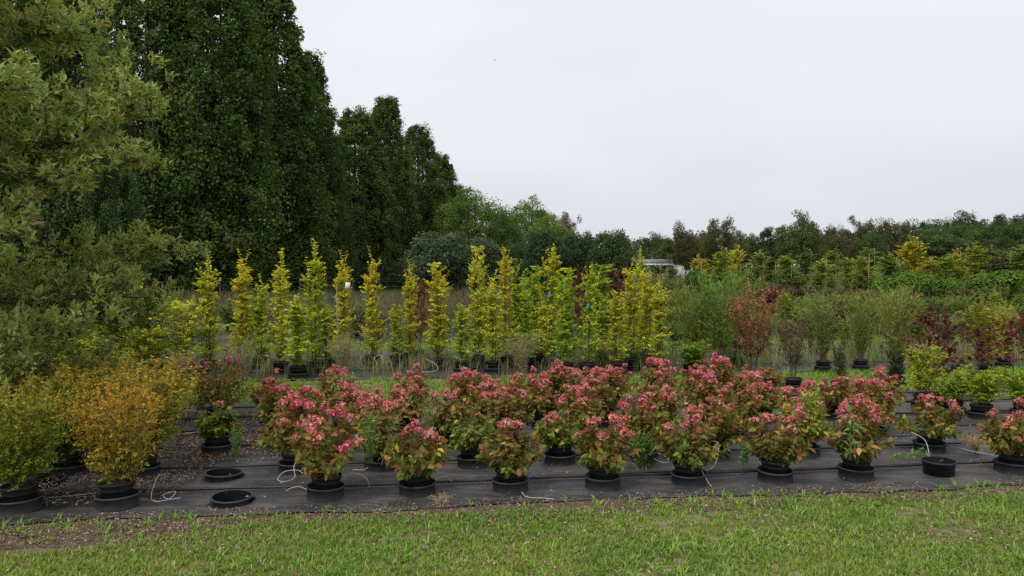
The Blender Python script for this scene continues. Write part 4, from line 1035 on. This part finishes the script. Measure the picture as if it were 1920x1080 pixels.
# ------------------------------------------------------------------ magnolia
def magnolia():
    r = np.random.default_rng(77)
    D = 8.6
    base = np.array([-7.25, D, 0.0])
    t = thing('magnolia_tree', 'big spreading magnolia with whorled olive leaves overhanging the yellow shrubs', 'tree', base)
    gw = Geo()
    P = smooth_path([(0, 0, 0), (.05, .02, .6), (-.05, .05, 1.4), (.1, 0, 2.6), (0, .1, 4.2), (.1, 0, 6.4)], 20)
    tubes(gw, P[None], np.linspace(.13, .03, 20)[None], 10)
    # boughs
    nb_ = 74
    z0 = 0.7 + 5.1 * np.linspace(0, 1, nb_) ** 1.15 + r.normal(0, .1, nb_)
    az = np.arange(nb_) * 2.399
    # more boughs towards the open side
    az = np.where(r.random(nb_) < 0.35, r.normal(-0.5, .7, nb_), az)
    def rad(z, a):
        base_ = 3.28 * np.sqrt(np.clip(1 - ((z - 2.9) / 4.4) ** 2, 0.02, 1))
        base_ = np.where(z < 1.9, base_ * (0.72 + 0.28 * np.clip((z - .8) / 1.3, 0, 1)), base_)
        base_ = np.where(z > 4.1, base_ * (1 - .20 * np.clip((z - 4.1) / 1.0, 0, 1)), base_)
        return base_ * (1 + .10 * np.sin(3 * a + z * 2.1) + .07 * np.sin(7 * z + a))
    Lh = rad(z0 + .5, az) * r.uniform(.78, 1.0, nb_)
    dirh = np.stack([np.cos(az), np.sin(az), np.zeros(nb_)], -1)
    ss = np.linspace(0, 1, 9)[None, :, None]
    risez = np.where(z0 < 2, r.uniform(-.15, .3, nb_), r.uniform(.3, .9, nb_))
    B = np.array([0, 0, 1.0]) * z0[:, None, None] + dirh[:, None] * (Lh[:, None, None] * ss) + UP * (risez[:, None, None] * ss ** 1.6)
    B[:, 1:] += r.normal(0, .045, (nb_, 8, 3)).cumsum(1)
    tubes(gw, B, np.linspace(.038, .010, 9)[None] * np.ones((nb_, 1)), 6)
    # twigs from the boughs
    nt_ = 2300
    bi = r.integers(0, nb_, nt_); s = r.uniform(.28, 1.0, nt_) ** .75
    f = s * 8; i0 = np.clip(f.astype(int), 0, 7); fr = (f - i0)[:, None]
    b = B[bi, i0] * (1 - fr) + B[bi, i0 + 1] * fr
    a = az[bi] + r.normal(0, 1.0, nt_)
    d = unit(np.stack([np.cos(a), np.sin(a), r.normal(.25, .5, nt_)], -1))
    L = r.uniform(.2, .62, nt_)
    s4 = np.linspace(0, 1, 4)[None, :, None]
    TP = b[:, None] + d[:, None] * L[:, None, None] * s4 + UP * (.12 * L)[:, None, None] * s4 ** 2
    tubes(gw, TP, np.linspace(.008, .004, 4)[None] * np.ones((nt_, 1)), 4)
    link('trunk', gw.mesh('trunk', M['bark'], True), t)
    # rosettes: at twig ends and along twigs
    nr_per = 6
    q = np.concatenate([np.ones((nt_, 1)), r.uniform(.3, 1, (nt_, nr_per - 1))], 1)
    fp = q * 3; k0 = np.clip(fp.astype(int), 0, 2); fk = (fp - k0)[..., None]
    c = TP[np.arange(nt_)[:, None], k0] * (1 - fk) + TP[np.arange(nt_)[:, None], k0 + 1] * fk
    off = r.normal(0, .055, c.shape); off[:, 0] *= .1
    c = (c + off).reshape(-1, 3)
    ax = unit(np.repeat(d[:, None], nr_per, 1).reshape(-1, 3) * .7 + UP * .55 + r.normal(0, .35, (len(c), 3)))
    nr = len(c); nl = 9
    u = unit(np.cross(ax, r.normal(size=(nr, 3)))); w = np.cross(ax, u)
    th = (np.arange(nl) * 2 * np.pi / nl)[None] + r.uniform(0, 6, (nr, 1)) + r.normal(0, .6, (nr, nl))
    open_ = r.uniform(.4, 1.2, (nr, nl))[..., None]
    ld = (u[:, None] * np.cos(th)[..., None] + w[:, None] * np.sin(th)[..., None]) * open_ + ax[:, None] * .75
    nmv = ax[:, None] * 1.0 - (u[:, None] * np.cos(th)[..., None] + w[:, None] * np.sin(th)[..., None]) * .4 + r.normal(0, .15, (nr, nl, 3))
    pos = np.repeat(c[:, None], nl, 1) + ax[:, None] * r.uniform(-.10, .02, (nr, nl, 1)) + r.normal(0, .016, (nr, nl, 3))
    pos, ld, nmv = pos.reshape(-1, 3), unit(ld.reshape(-1, 3)), nmv.reshape(-1, 3)
    N = len(pos); ld = unit(ld + r.normal(0, .22, ld.shape))
    pal = np.array([(0.165, 0.205, 0.062), (0.20, 0.235, 0.072), (0.14, 0.18, 0.066), (0.24, 0.26, 0.09), (0.20, 0.165, 0.075)])
    rc = pal[r.choice(5, nr, p=[.36, .28, .2, .13, .03])]
    col = np.repeat(rc, nl, 0) * r.uniform(.8, 1.25, (N, 1))
    br = r.random(N) < .035; col[br] = (0.11, 0.06, 0.035)
    sz = r.uniform(.068, .115, N)
    wp = pos + base
    # nearest leaves in view
    dist = wp[:, 1] + 0.0 * wp[:, 0]
    inview = (wp[:, 0] / wp[:, 1] > -0.66) & (wp[:, 2] < 4.9) & (wp[:, 2] > 1.0)
    sc = np.where(inview, -dist + r.normal(0, .5, N), -99)
    order = np.argsort(-sc); ind = order[:300]; rest = order[300:]
    V, Q, T = T_LEAF; V = V.copy(); V[:, 0] *= .33; V[:, 2] *= .8
    MV = (V, Q, T)
    g1 = Geo(); g1.add(V, Q, T); one = g1.mesh('magnolia_leaf', M['gloss'])
    lite = tpl([(0, 0, 0), (.13, .3, .04), (.155, .65, .02), (0, 1, -.06), (-.155, .65, .02), (-.13, .3, .04)], Q=[(0, 1, 2, 3), (0, 3, 4, 5)])
    g = Geo(); scatter(g, T_DIA, pos[rest], ld[rest], nmv[rest], sz[rest], col[rest], sz[rest] * .33)
    link('crown', g.mesh('crown', M['gloss']), t, kind='stuff')
    y = ld; zz = unit(nmv - (nmv * y).sum(1, keepdims=True) * y); xx = np.cross(y, zz)
    for i in ind:
        m3 = Matrix(((xx[i][0], y[i][0], zz[i][0]), (xx[i][1], y[i][1], zz[i][1]), (xx[i][2], y[i][2], zz[i][2])))
        link('leaf', one, t, pos[i], m3.to_euler(), (sz[i],) * 3, col[i])
magnolia()

# ------------------------------------------------------------------ trees
def clump_leaves(G, cen, rad, n, size, cols, r, tmpl=T_DIA, asp=.8, droop=0.15):
    M_ = len(cen)
    u = unit(r.normal(size=(M_, n, 3)) + np.array([0, 0, .25]))
    rr = .45 + .62 * r.random((M_, n, 1)) ** .8
    pos = cen[:, None] + u * rad[:, None] * rr
    nm = unit(u * .8 + r.normal(0, .5, u.shape) + UP * .6)
    d = r.normal(size=u.shape) - UP * droop
    c = np.repeat(cols, n, 0) * r.uniform(.72, 1.28, (M_ * n, 1))
    sz = size * r.uniform(.7, 1.3, M_ * n)
    scatter(G, tmpl, pos.reshape(-1, 3), d.reshape(-1, 3), nm.reshape(-1, 3), sz, c, sz * asp)

def gen_oak(seed, H=26.0, W=9.5, z0=1.4):
    r = np.random.default_rng(seed)
    gw, gc = Geo(), Geo()
    P = smooth_path([(0, 0, 0), (.1, 0, H * .2), (-.1, .1, H * .5), (0, 0, H * .9)], 14)
    tubes(gw, P[None], np.linspace(.50, .06, 14)[None], 10)
    K = 22
    cen, rad = [], []
    env = lambda f: W / 2 * (1.0 - .80 * max(0.0, (f - .12) / .88) ** 1.9)
    for k in range(K):
        a = k * 2.399 + r.normal(0, .2); fr = math.sqrt((k + .5) / K); rho = W / 2 * fr * .9
        h = H * (1.0 - .50 * fr ** 2.0) * r.uniform(.90, 1.04)
        zb = z0 + r.uniform(0, 1.5)
        d = np.array([math.cos(a), math.sin(a), 0])
        pts = [np.array([0, 0, zb]) + d * .2, d * rho * .75 + UP * (zb + (h - zb) * .25), d * rho * 1.0 + UP * (zb + (h - zb) * .55), d * rho * .80 + UP * h]
        L = smooth_path(pts, 12)
        tubes(gw, L[None], np.linspace(.16, .03, 12)[None], 5)
        m = int((h - zb) / .7)
        Q_ = smooth_path(pts, m)
        for j in range(m):
            f = j / m
            s = (1.45 - .82 * f ** 1.5) * r.uniform(.65, 1.3)
            cen.append(Q_[j] + r.normal(0, .5 * (1.25 - f), 3) * np.array([1, 1, .8])); rad.append(np.array([s * .8, s * .8, s * .95]))
    for _ in range(620):
        a = r.uniform(0, 6.283); f = r.uniform(z0 / H, .97) ** 1.1
        rho = env(f) * r.uniform(.66, 1.04) * (1 + .12 * math.sin(5 * a + 9 * f) + .09 * math.sin(3 * a + seed + 14 * f))
        cen.append(np.array([math.cos(a) * rho, math.sin(a) * rho, f * H])); s = r.choice([.45, .7, 1.0, 1.45], p=[.3, .3, .25, .15]) * r.uniform(.85, 1.15) * (1.1 - .4 * f); rad.append(np.array([s * .85, s * .85, s]))
    cen, rad = np.array(cen), np.array(rad)
    cols = np.ones((len(cen), 3)) * r.uniform(.65, 1.4, (len(cen), 1)) * (1 + r.normal(0, .06, (len(cen), 3)))
    clump_leaves(gc, cen, rad, 84, .22, cols, r)
    return gw.mesh('trunk', M['bark'], True), gc.mesh('crown', M['tree']), H, W / 2

def gen_round(seed, H=9.0, W=8.0, ncl=150, per=60, size=.2, zc=.58, zr=.46, crad=.95, lump=.25, trunk=.22, conic=0.0):
    r = np.random.default_rng(seed)
    gw, gc = Geo(), Geo()
    P = smooth_path([(0, 0, 0), (.1, 0, H * .25), (-.1, .1, H * .5), (0, 0, H * .85)], 10)
    tubes(gw, P[None], np.linspace(trunk, .05, 10)[None], 8)
    u = unit(r.normal(size=(ncl, 3)) * np.array([1, 1, .95]) + np.array([0, 0, .12]))
    ph = r.uniform(0, 6, 4)
    lum = 1 + lump * (np.sin(u[:, 0] * 5 + ph[0]) * np.sin(u[:, 1] * 5 + ph[1]) + .5 * np.sin(u[:, 2] * 7 + ph[2] + u[:, 0] * 3))
    rr = r.uniform(.35, 1.0, ncl) ** .5 * lum
    cen = np.stack([u[:, 0] * rr * W / 2 * .84, u[:, 1] * rr * W / 2 * .84, H * zc + u[:, 2] * rr * H * zr * .88], -1)
    if conic:
        k = 1 - conic * np.clip((cen[:, 2] / H - .3) / .7, 0, 1); cen[:, 0] *= k; cen[:, 1] *= k
    cen[:, 2] = np.maximum(cen[:, 2], .5)
    s = crad * r.uniform(.55, 1.2, ncl)
    rad = np.stack([s, s, s * .75], -1)
    top = np.argsort(-rr)[:26]
    b = np.tile(np.array([0, 0, H * .3]), (26, 1)) + UP * r.uniform(-.1, .3, (26, 1)) * H
    ss = np.linspace(0, 1, 6)[None, :, None]; ctl = b * .5 + cen[top] * .5 + UP * .1 * H
    L = b[:, None] * (1 - ss) ** 2 + 2 * ss * (1 - ss) * ctl[:, None] + cen[top][:, None] * ss ** 2
    tubes(gw, L, np.linspace(trunk * .4, .03, 6)[None] * np.ones((26, 1)), 4)
    cols = np.ones((ncl, 3)) * r.uniform(.72, 1.28, (ncl, 1)) * (1 + r.normal(0, .05, (ncl, 3)))
    clump_leaves(gc, cen, rad, per, size, cols, r)
    return gw.mesh('trunk', M['bark'], True), gc.mesh('crown', M['tree']), H, W / 2

TREES = {}
TREES['oak'] = [gen_oak(501), gen_oak(502, 26, 9.0), gen_oak(503, 26, 10)]
TREES['round'] = [gen_round(510 + i, ncl=230, per=85, size=.17, crad=.8) for i in range(3)]
TREES['dense'] = [gen_round(520 + i, 4.5, 4.2, ncl=190, per=80, size=.13, zc=.5, zr=.5, crad=.5, lump=.12, trunk=.12) for i in range(2)]
TREES['far'] = [gen_round(530 + i, 10, 9, ncl=130, per=95, size=.24, crad=1.0, lump=.34) for i in range(5)]
TREES['pine'] = [gen_round(540 + i, 11, 7, ncl=110, per=70, size=.26, zc=.58, zr=.46, crad=.8, lump=.2, conic=.55) for i in range(2)]

def tree(name, kind, label, px, D, ty, w, tint, group=None, z_extra=0.0, var=None):
    v = TREES[kind][int(rng.integers(0, len(TREES[kind]))) if var is None else var]
    loc = DP(px, D); t = thing(name, label, 'tree', loc, group)
    H = HT(ty, D) * (.955 if D > 85 and kind in ('far', 'pine') else 1); Rr = w * .5 / F * D
    sx, sz = Rr / v[3], H / v[2]; rz = rng.uniform(0, 6.28)
    link('trunk', v[0], t, None, (0, 0, rz), (sx, sx, sz))
    link('crown', v[1], t, None, (0, 0, rz), (sx, sx, sz), tint, kind='stuff')
    return t

og = 'row of tall upright oaks'
oakt = (0.056, 0.084, 0.024)
oaks = [(45, 50, -130, 230, 0), (150, 56, -60, 190, 1), (285, 49, -170, 250, 2), (400, 50, -150, 250, 0), (505, 58, -60, 230, 1), (577, 63, 95, 165, 2),
        (668, 72, 200, 160, 0), (725, 76, 178, 125, 1), (785, 84, 232, 120, 2), (828, 92, 285, 90, 0), (858, 98, 345, 64, 1)]
onotes = ['half hidden behind the magnolia crown', 'thin crown with sky showing through', 'massive dark crown', 'giant crown reaching out of sight', 'tall crown with a steep outer edge', 'narrow, lower crown clinging to the tall ones',
          'shorter pointed crown', 'turreted crown', 'sloping crown', 'ragged low crown', 'lowest, at the far end']
for i, (px, D, ty, w, vv) in enumerate(oaks):
    k = [1, .9, 1.0, 1.05, .95, .85, 1.05, .95, .9, .9, .85][i]
    tree('upright_oak', 'oak', f'{ORD[i]} upright oak from the magnolia, {onotes[i]}', px, D, ty, w, tuple(c * k for c in oakt), og, var=vv)
tree('dark_tree', 'oak', 'rounded bluish dark tree between the magnolia and the oaks', 205, 34, 88, 120, (0.048, 0.078, 0.026), var=1)
tree('dark_tree', 'dense', 'low dark tree behind the magnolia at the foot of the oaks', 110, 34, 300, 200, (0.04, 0.06, 0.022))
tree('dark_tree', 'dense', 'low dark thicket tree below the second giant oak', 215, 42, 420, 150, (0.032, 0.048, 0.022))

mid = [('light_tree', 'round', 'big light green round tree where the oak row ends', 890, 78, 352, 160, (0.085, 0.125, 0.032)),
       ('light_tree', 'round', 'light green round tree next to the brown-topped one', 992, 84, 380, 130, (0.10, 0.145, 0.035)),
       ('light_tree', 'round', 'yellowish green tree in front of the light green round ones', 1035, 74, 405, 110, (0.105, 0.145, 0.035)),
       ('light_tree', 'round', 'mid green tree wedged between the two light round trees', 945, 70, 400, 100, (0.06, 0.09, 0.028)),
       ('brown_tree', 'far', 'brown tree poking above the green ones', 1060, 92, 398, 56, (0.14, 0.10, 0.055)),
       ('grey_green_tree', 'dense', 'broad blue-green bushy tree below the end of the oaks', 826, 47, 424, 150, (0.062, 0.088, 0.048)),
       ('grey_green_tree', 'dense', 'blue-green bushy tree beside the broad one', 905, 49, 440, 100, (0.062, 0.088, 0.048)),
       ('dark_round_tree', 'dense', 'first dark round-headed tree, nearest the blue-green bushes', 1022, 46, 416, 100, (0.040, 0.064, 0.026)),
       ('dark_round_tree', 'dense', 'second dark round-headed tree, in the middle of three', 1088, 48, 424, 90, (0.04, 0.062, 0.03)),
       ('dark_round_tree', 'dense', 'third dark round-headed tree, nearest the white building', 1148, 46, 420, 100, (0.044, 0.068, 0.026)),
       ('dark_round_tree', 'dense', 'low dark tree between the blue-green and the round-headed trees', 968, 50, 446, 80, (0.04, 0.06, 0.03))]
for (nm, k, lb, px, D, ty, w, tint) in mid:
    tree(nm, k, lb, px, D, ty, w, tint)

brown, olive_, dkg, mdg, pine = (0.078, 0.076, 0.034), (0.066, 0.084, 0.030), (0.042, 0.064, 0.026), (0.054, 0.086, 0.028), (0.036, 0.055, 0.030)
fr_ = [(1208, 445, 62, dkg, 150, 'far'), (1243, 440, 66, dkg, 155, 'far'), (1285, 422, 58, brown, 100, 'far'), (1262, 446, 70, olive_, 120, 'far'), (1318, 440, 62, olive_, 120, 'far'), (1347, 408, 66, brown, 96, 'far'),
       (1378, 434, 66, olive_, 120, 'far'), (1404, 438, 60, dkg, 130, 'far'), (1438, 420, 56, pine, 100, 'pine'), (1468, 430, 60, olive_, 118, 'far'), (1503, 402, 84, olive_, 90, 'far'), (1538, 428, 60, dkg, 125, 'far'),
       (1562, 418, 48, brown, 100, 'far'), (1586, 424, 60, pine, 130, 'pine'), (1618, 412, 58, brown, 105, 'far'), (1636, 428, 56, mdg, 95, 'far'), (1662, 406, 68, brown, 106, 'far'), (1698, 410, 34, pine, 150, 'pine'),
       (1708, 424, 66, brown, 104, 'far'), (1732, 408, 90, dkg, 135, 'far'), (1752, 424, 100, mdg, 100, 'far'), (1780, 405, 90, dkg, 140, 'far'), (1808, 422, 100, mdg, 102, 'far'), (1832, 402, 90, mdg, 140, 'far'),
       (1852, 424, 86, dkg, 105, 'far'), (1872, 398, 60, pine, 150, 'pine'), (1894, 416, 90, mdg, 110, 'far'), (1912, 396, 60, pine, 150, 'pine'), (1940, 402, 90, dkg, 140, 'far'), (1962, 418, 100, mdg, 110, 'far'), (2020, 405, 110, mdg, 120, 'far')]
fr_.sort()
cn_ = {brown: 'brown-tinged', olive_: 'olive green', dkg: 'dark green', mdg: 'fresh green', pine: 'dark pointed pine-like'}
ck = {}
for (px, ty, w, c, D, k) in fr_:
    ck[c] = ck.get(c, 0) + 1
    tree('wood_tree', k, f'{cn_[c]} tree, {ORD[ck[c]-1]} such from the white building, far wood', px, D, ty, w * 1.12, c, 'trees of the far wood')

# the wood behind, seen only as one mass
def wood(name, x0, x1, y, zt, n, tint, seed, size=.5):
    r = np.random.default_rng(seed)
    g = Geo(); x = r.uniform(x0, x1, n); z = zt * np.sqrt(r.random(n)) * (0.8 + .3 * vnoise(x * .12, x * 0, seed))
    cen = np.stack([x, y + r.uniform(0, 14, n), z], -1); s = r.uniform(.9, 2.0, n) * (.5 if zt < 3 else 1)
    clump_leaves(g, cen, np.stack([s, s, s * .8], -1), 34, size, np.ones((n, 3)) * r.uniform(.7, 1.3, (n, 1)), r)
    o = link(name, g.mesh(name, M['tree']), color=tint); o['kind'] = 'stuff'
wood('far_wood', 24, 190, 165, 8.5, 1500, (0.036, 0.054, 0.028), 901, .6)
wood('far_wood', -60, 36, 120, 4.5, 900, (0.035, 0.05, 0.025), 902, .5)
wood('shade_undergrowth', -52, -9, 64, 2.0, 700, (0.03, 0.045, 0.02), 903, .3)  # dark clumps added to stand in for the shaded ground below the oaks

# ------------------------------------------------------------------ white building
t = thing('white_building', 'low white building with a flat grey roof beyond the nursery', 'building', DP(1236, 118))
g = Geo(); boxgeo(g, -4.6, 5.2, 0, 9, 0, 2.35); link('wall', g.mesh('wall', M['white']), t)
g = Geo(); boxgeo(g, -5.2, 2.0, -.7, 9.4, 2.35, 3.25); link('roof', g.mesh('roof', M['roof']), t)
g = Geo(); boxgeo(g, -5.3, 2.1, -.8, -.7, 2.3, 2.55); link('fascia', g.mesh('fascia', M['white']), t)
for k in range(3):
    g = Geo(); boxgeo(g, -4.2 + k * 1.9, -2.7 + k * 1.9, -.04, .02, 1.1, 2.15); w_ = link('window', g.mesh('window', M['darkglass']), t)
    g = Geo()
    for (a, b, c, d) in ((-4.28, -2.62, 1.02, 1.1), (-4.28, -2.62, 2.15, 2.22), (-4.28, -4.2, 1.1, 2.15), (-2.7, -2.62, 1.1, 2.15)):
        boxgeo(g, a + k * 1.9, b + k * 1.9, -.08, .02, c, d)
    link('window_frame', g.mesh('window_frame', M['white']), w_)
g = Geo(); lathe(g, [(0.0, 3.25), (0.12, 3.25), (0.12, 3.6), (0.18, 3.62), (0.0, 3.7)], 10); link('roof_vent', g.mesh('roof_vent', M['white']), t, (-0.6, 3, 0))

# ------------------------------------------------------------------ wire fence below the oaks
t = thing('wire_fence', 'grey wire fence with thin posts in the shade below the oaks', 'fence', DP(500, 46))
for i in range(22):
    g = Geo(); x = -14 + i * 1.6; tubes(g, np.array([[(0, 0, 0), (0, 0, .7), (0, 0, 1.45)]]), np.full((1, 3), .035), 6)
    if i == 0: pm = g.mesh('post', M['steel'])
    link('post', pm, t, (x, 0.03 * x, 0))
for z in (.3, .6, .9, 1.2, 1.4):
    g = Geo(); tubes(g, np.array([[(-14, -.42, z), (0, 0, z - .02), (19.6, .59, z)]]), np.full((1, 3), .004), 4); link('wire', g.mesh('wire', M['steel']), t)

# ------------------------------------------------------------------ weeds in and between the pots
def weed(name, label, px, v, H, spread, nst, cols, seed, leafy=12, lsz=.04, asp=.25, z0=0.18, lean=(0, 0), twcol=(1.6, 1.9, .9), rad=.002, cat='weed', mode='rand', bend=.25, heads=0):
    r = np.random.default_rng(seed); t = thing(name, label, cat, GP(px, v))
    gs, gl = Geo(), Geo()
    az = r.uniform(0, 6.28, nst); s = np.linspace(0, 1, 7)[None, :, None]
    tip = np.stack([np.cos(az) * spread * r.random(nst) + lean[0], np.sin(az) * spread * r.random(nst) + lean[1], H * r.uniform(.6, 1, nst)], -1)
    b = r.normal(0, .03, (nst, 3)) * [1, 1, 0]; c = b * .5 + tip * np.array([.3, .3, .8])
    P = b[:, None] * (1 - s) ** 2 + 2 * s * (1 - s) * c[:, None] + tip[:, None] * s ** 2; P[..., 2] += z0
    tubes(gs, P, np.linspace(rad, rad * .5, 7)[None] * np.ones((nst, 1)), 4)
    link('stems', gs.mesh('stems', M['cane'] if name.startswith('dry') else M['stalk']), t)
    if leafy:
        q = r.uniform(.1, 1, (nst, leafy)); f = q * 6; i0 = np.clip(f.astype(int), 0, 5); fr = (f - i0)[..., None]; bi = np.arange(nst)[:, None]
        pos = (P[bi, i0] * (1 - fr) + P[bi, i0 + 1] * fr).reshape(-1, 3); N = len(pos)
        d = r.normal(0, .8, (N, 3)) + UP * .35; nm = UP + r.normal(0, .5, (N, 3))
        cc = np.array(cols)[r.integers(0, len(cols), N)] * r.uniform(.8, 1.2, (N, 1)); sz = lsz * r.uniform(.6, 1.3, N)
        scatter(gl, T_DIA, pos, d, nm, sz, cc, sz * asp)
        link('leaves', gl.mesh('leaves', M['leaf']), t, kind='stuff')
M['stalk'] = noise_mat('green_stalk', [(0.3, (0.10, 0.14, 0.04)), (0.7, (0.2, 0.24, 0.09))], 20, 3, 0.7, 0.1, 30)
GR = [(0.10, 0.17, 0.05), (0.14, 0.21, 0.07)]; TAN = [(0.34, 0.26, 0.15), (0.27, 0.20, 0.11)]; PG = [(0.2, 0.24, 0.10), (0.28, 0.28, 0.13)]
weed('green_weed', 'dense dark green weed covering the pot of a second-row hydrangea', 1206, 7.6, .36, .20, 26, [(0.07, 0.12, 0.03), (0.10, 0.16, 0.04)], 801, 16, .07, .25, .02)
weed('thistle_weed', 'pale green thistle sprouting through the upright front hydrangea', 1592, 6.85, .60, .12, 4, [(0.16, 0.23, 0.09), (0.2, 0.27, 0.12)], 802, 15, .10, .22, .25, (0, -.08))
weed('thin_weed', 'thin tall weed stalks among the sixth front hydrangeas', 1290, 7.6, .75, .25, 9, PG, 803, 10, .03, .25, .15)
weed('dry_weed', 'long pale dry stalk leaning over the low spreading hydrangea', 725, 7.35, .62, .05, 2, PG, 804, 6, .05, .3, .2, (.22, .1), rad=.0032)
weed('seeding_grass', 'feathery seeding grass between the third-row hydrangeas', 800, 8.55, .62, .35, 34, PG, 805, 14, .022, .4, .15)
weed('seeding_grass', 'feathery green weed standing behind the tallest front hydrangea', 690, 7.45, .6, .16, 14, GR, 806, 16, .05, .2, .2)
weed('green_weed', 'bushy pale weed in a far hydrangea near the grass path', 640, 10.3, .65, .28, 26, PG, 807, 14, .05, .3, .1)
weed('sprawling_weed', 'sprawling green weed reaching towards the empty pot', 1672, 7.35, .12, .1, 7, GR, 808, 12, .05, .4, .08, (.42, -.05))
weed('dry_grass', 'dry tan grass tuft beside the last front hydrangea', 1835, 7.75, .22, .28, 46, TAN, 809, 12, .035, .2, .03)
weed('dry_grass', 'dry tan grass tuft at the lawn edge by the spreading hydrangea', 828, 6.66, .10, .16, 26, TAN, 810, 8, .03, .2, .01)
weed('small_weed', 'small round-leaved weed on the fabric between two front pots', 1400, 7.4, .28, .08, 5, GR, 811, 12, .05, .7, .03)
weed('green_weed', 'low green weed beside the small dark hydrangea pot', 440, 8.5, .36, .10, 14, GR, 812, 16, .05, .25, .03)
weed('yellow_shoot', 'yellow-green leafy shoot rising beside the second-row hydrangeas', 1522, 7.75, .62, .12, 9, [(0.28, 0.30, 0.06), (0.2, 0.25, 0.05)], 813, 26, .085, .3, .15)
weed('dry_weed', 'tall dry grass clump at the edge of the second bed near the magnolia', 455, 14.6, .8, .5, 60, TAN + GR, 814, 10, .06, .12, .02)
weed('dry_weed', 'tangled pale dry weeds between the golden hornbeams', 640, 15.0, .8, .6, 90, TAN + PG, 815, 10, .07, .12, .02)
weed('dry_weed', 'tangled dry weeds below the paired golden hornbeams', 980, 14.6, .85, .6, 90, TAN + PG, 816, 10, .07, .12, .02)
weed('dry_weed', 'brown dry grass mound beside the dark red shrub bed edge', 340, 14.4, .6, .4, 60, TAN, 817, 10, .06, .12, .02)
weed('dry_weed', 'pale dry stalks beneath the last golden hornbeams', 1150, 15.2, .7, .6, 70, TAN + PG, 818, 10, .07, .12, .02)
weed('tall_weed', 'long pale arching stems before the red-leaved shrub', 1370, 15.2, 1.6, .7, 20, PG, 819, 10, .06, .2, .02, rad=.004)
weed('tall_weed', 'long pale arching stems across the willows', 1600, 15.0, 1.5, .8, 16, PG, 820, 10, .06, .2, .02, rad=.004)

# ------------------------------------------------------------------ bird
t = thing('bird', 'small dark bird flying alone in the open sky', 'bird', (-1.35, 60, CAM_H + (500 - 116) / F * 60))
t.scale = (0.5, 0.5, 0.5)
g = Geo(); lathe(g, [(0.0, -.14), (.03, -.10), (.045, 0), (.03, .10), (0.0, .16)], 8)
link('body', g.mesh('body', M['feather'], True), t, rot=(R(90), 0, R(70)))
for s_ in (1, -1):
    g = Geo(); g.add([(0, -.05, 0), (0, .05, 0), (.2 * s_, .03, .1), (.2 * s_, -.04, .1), (.36 * s_, -.06, .02)], [(0, 1, 2, 3)], [(3, 2, 4)])
    link('wing', g.mesh('wing', M['feather']), t, rot=(0, 0, R(20)))
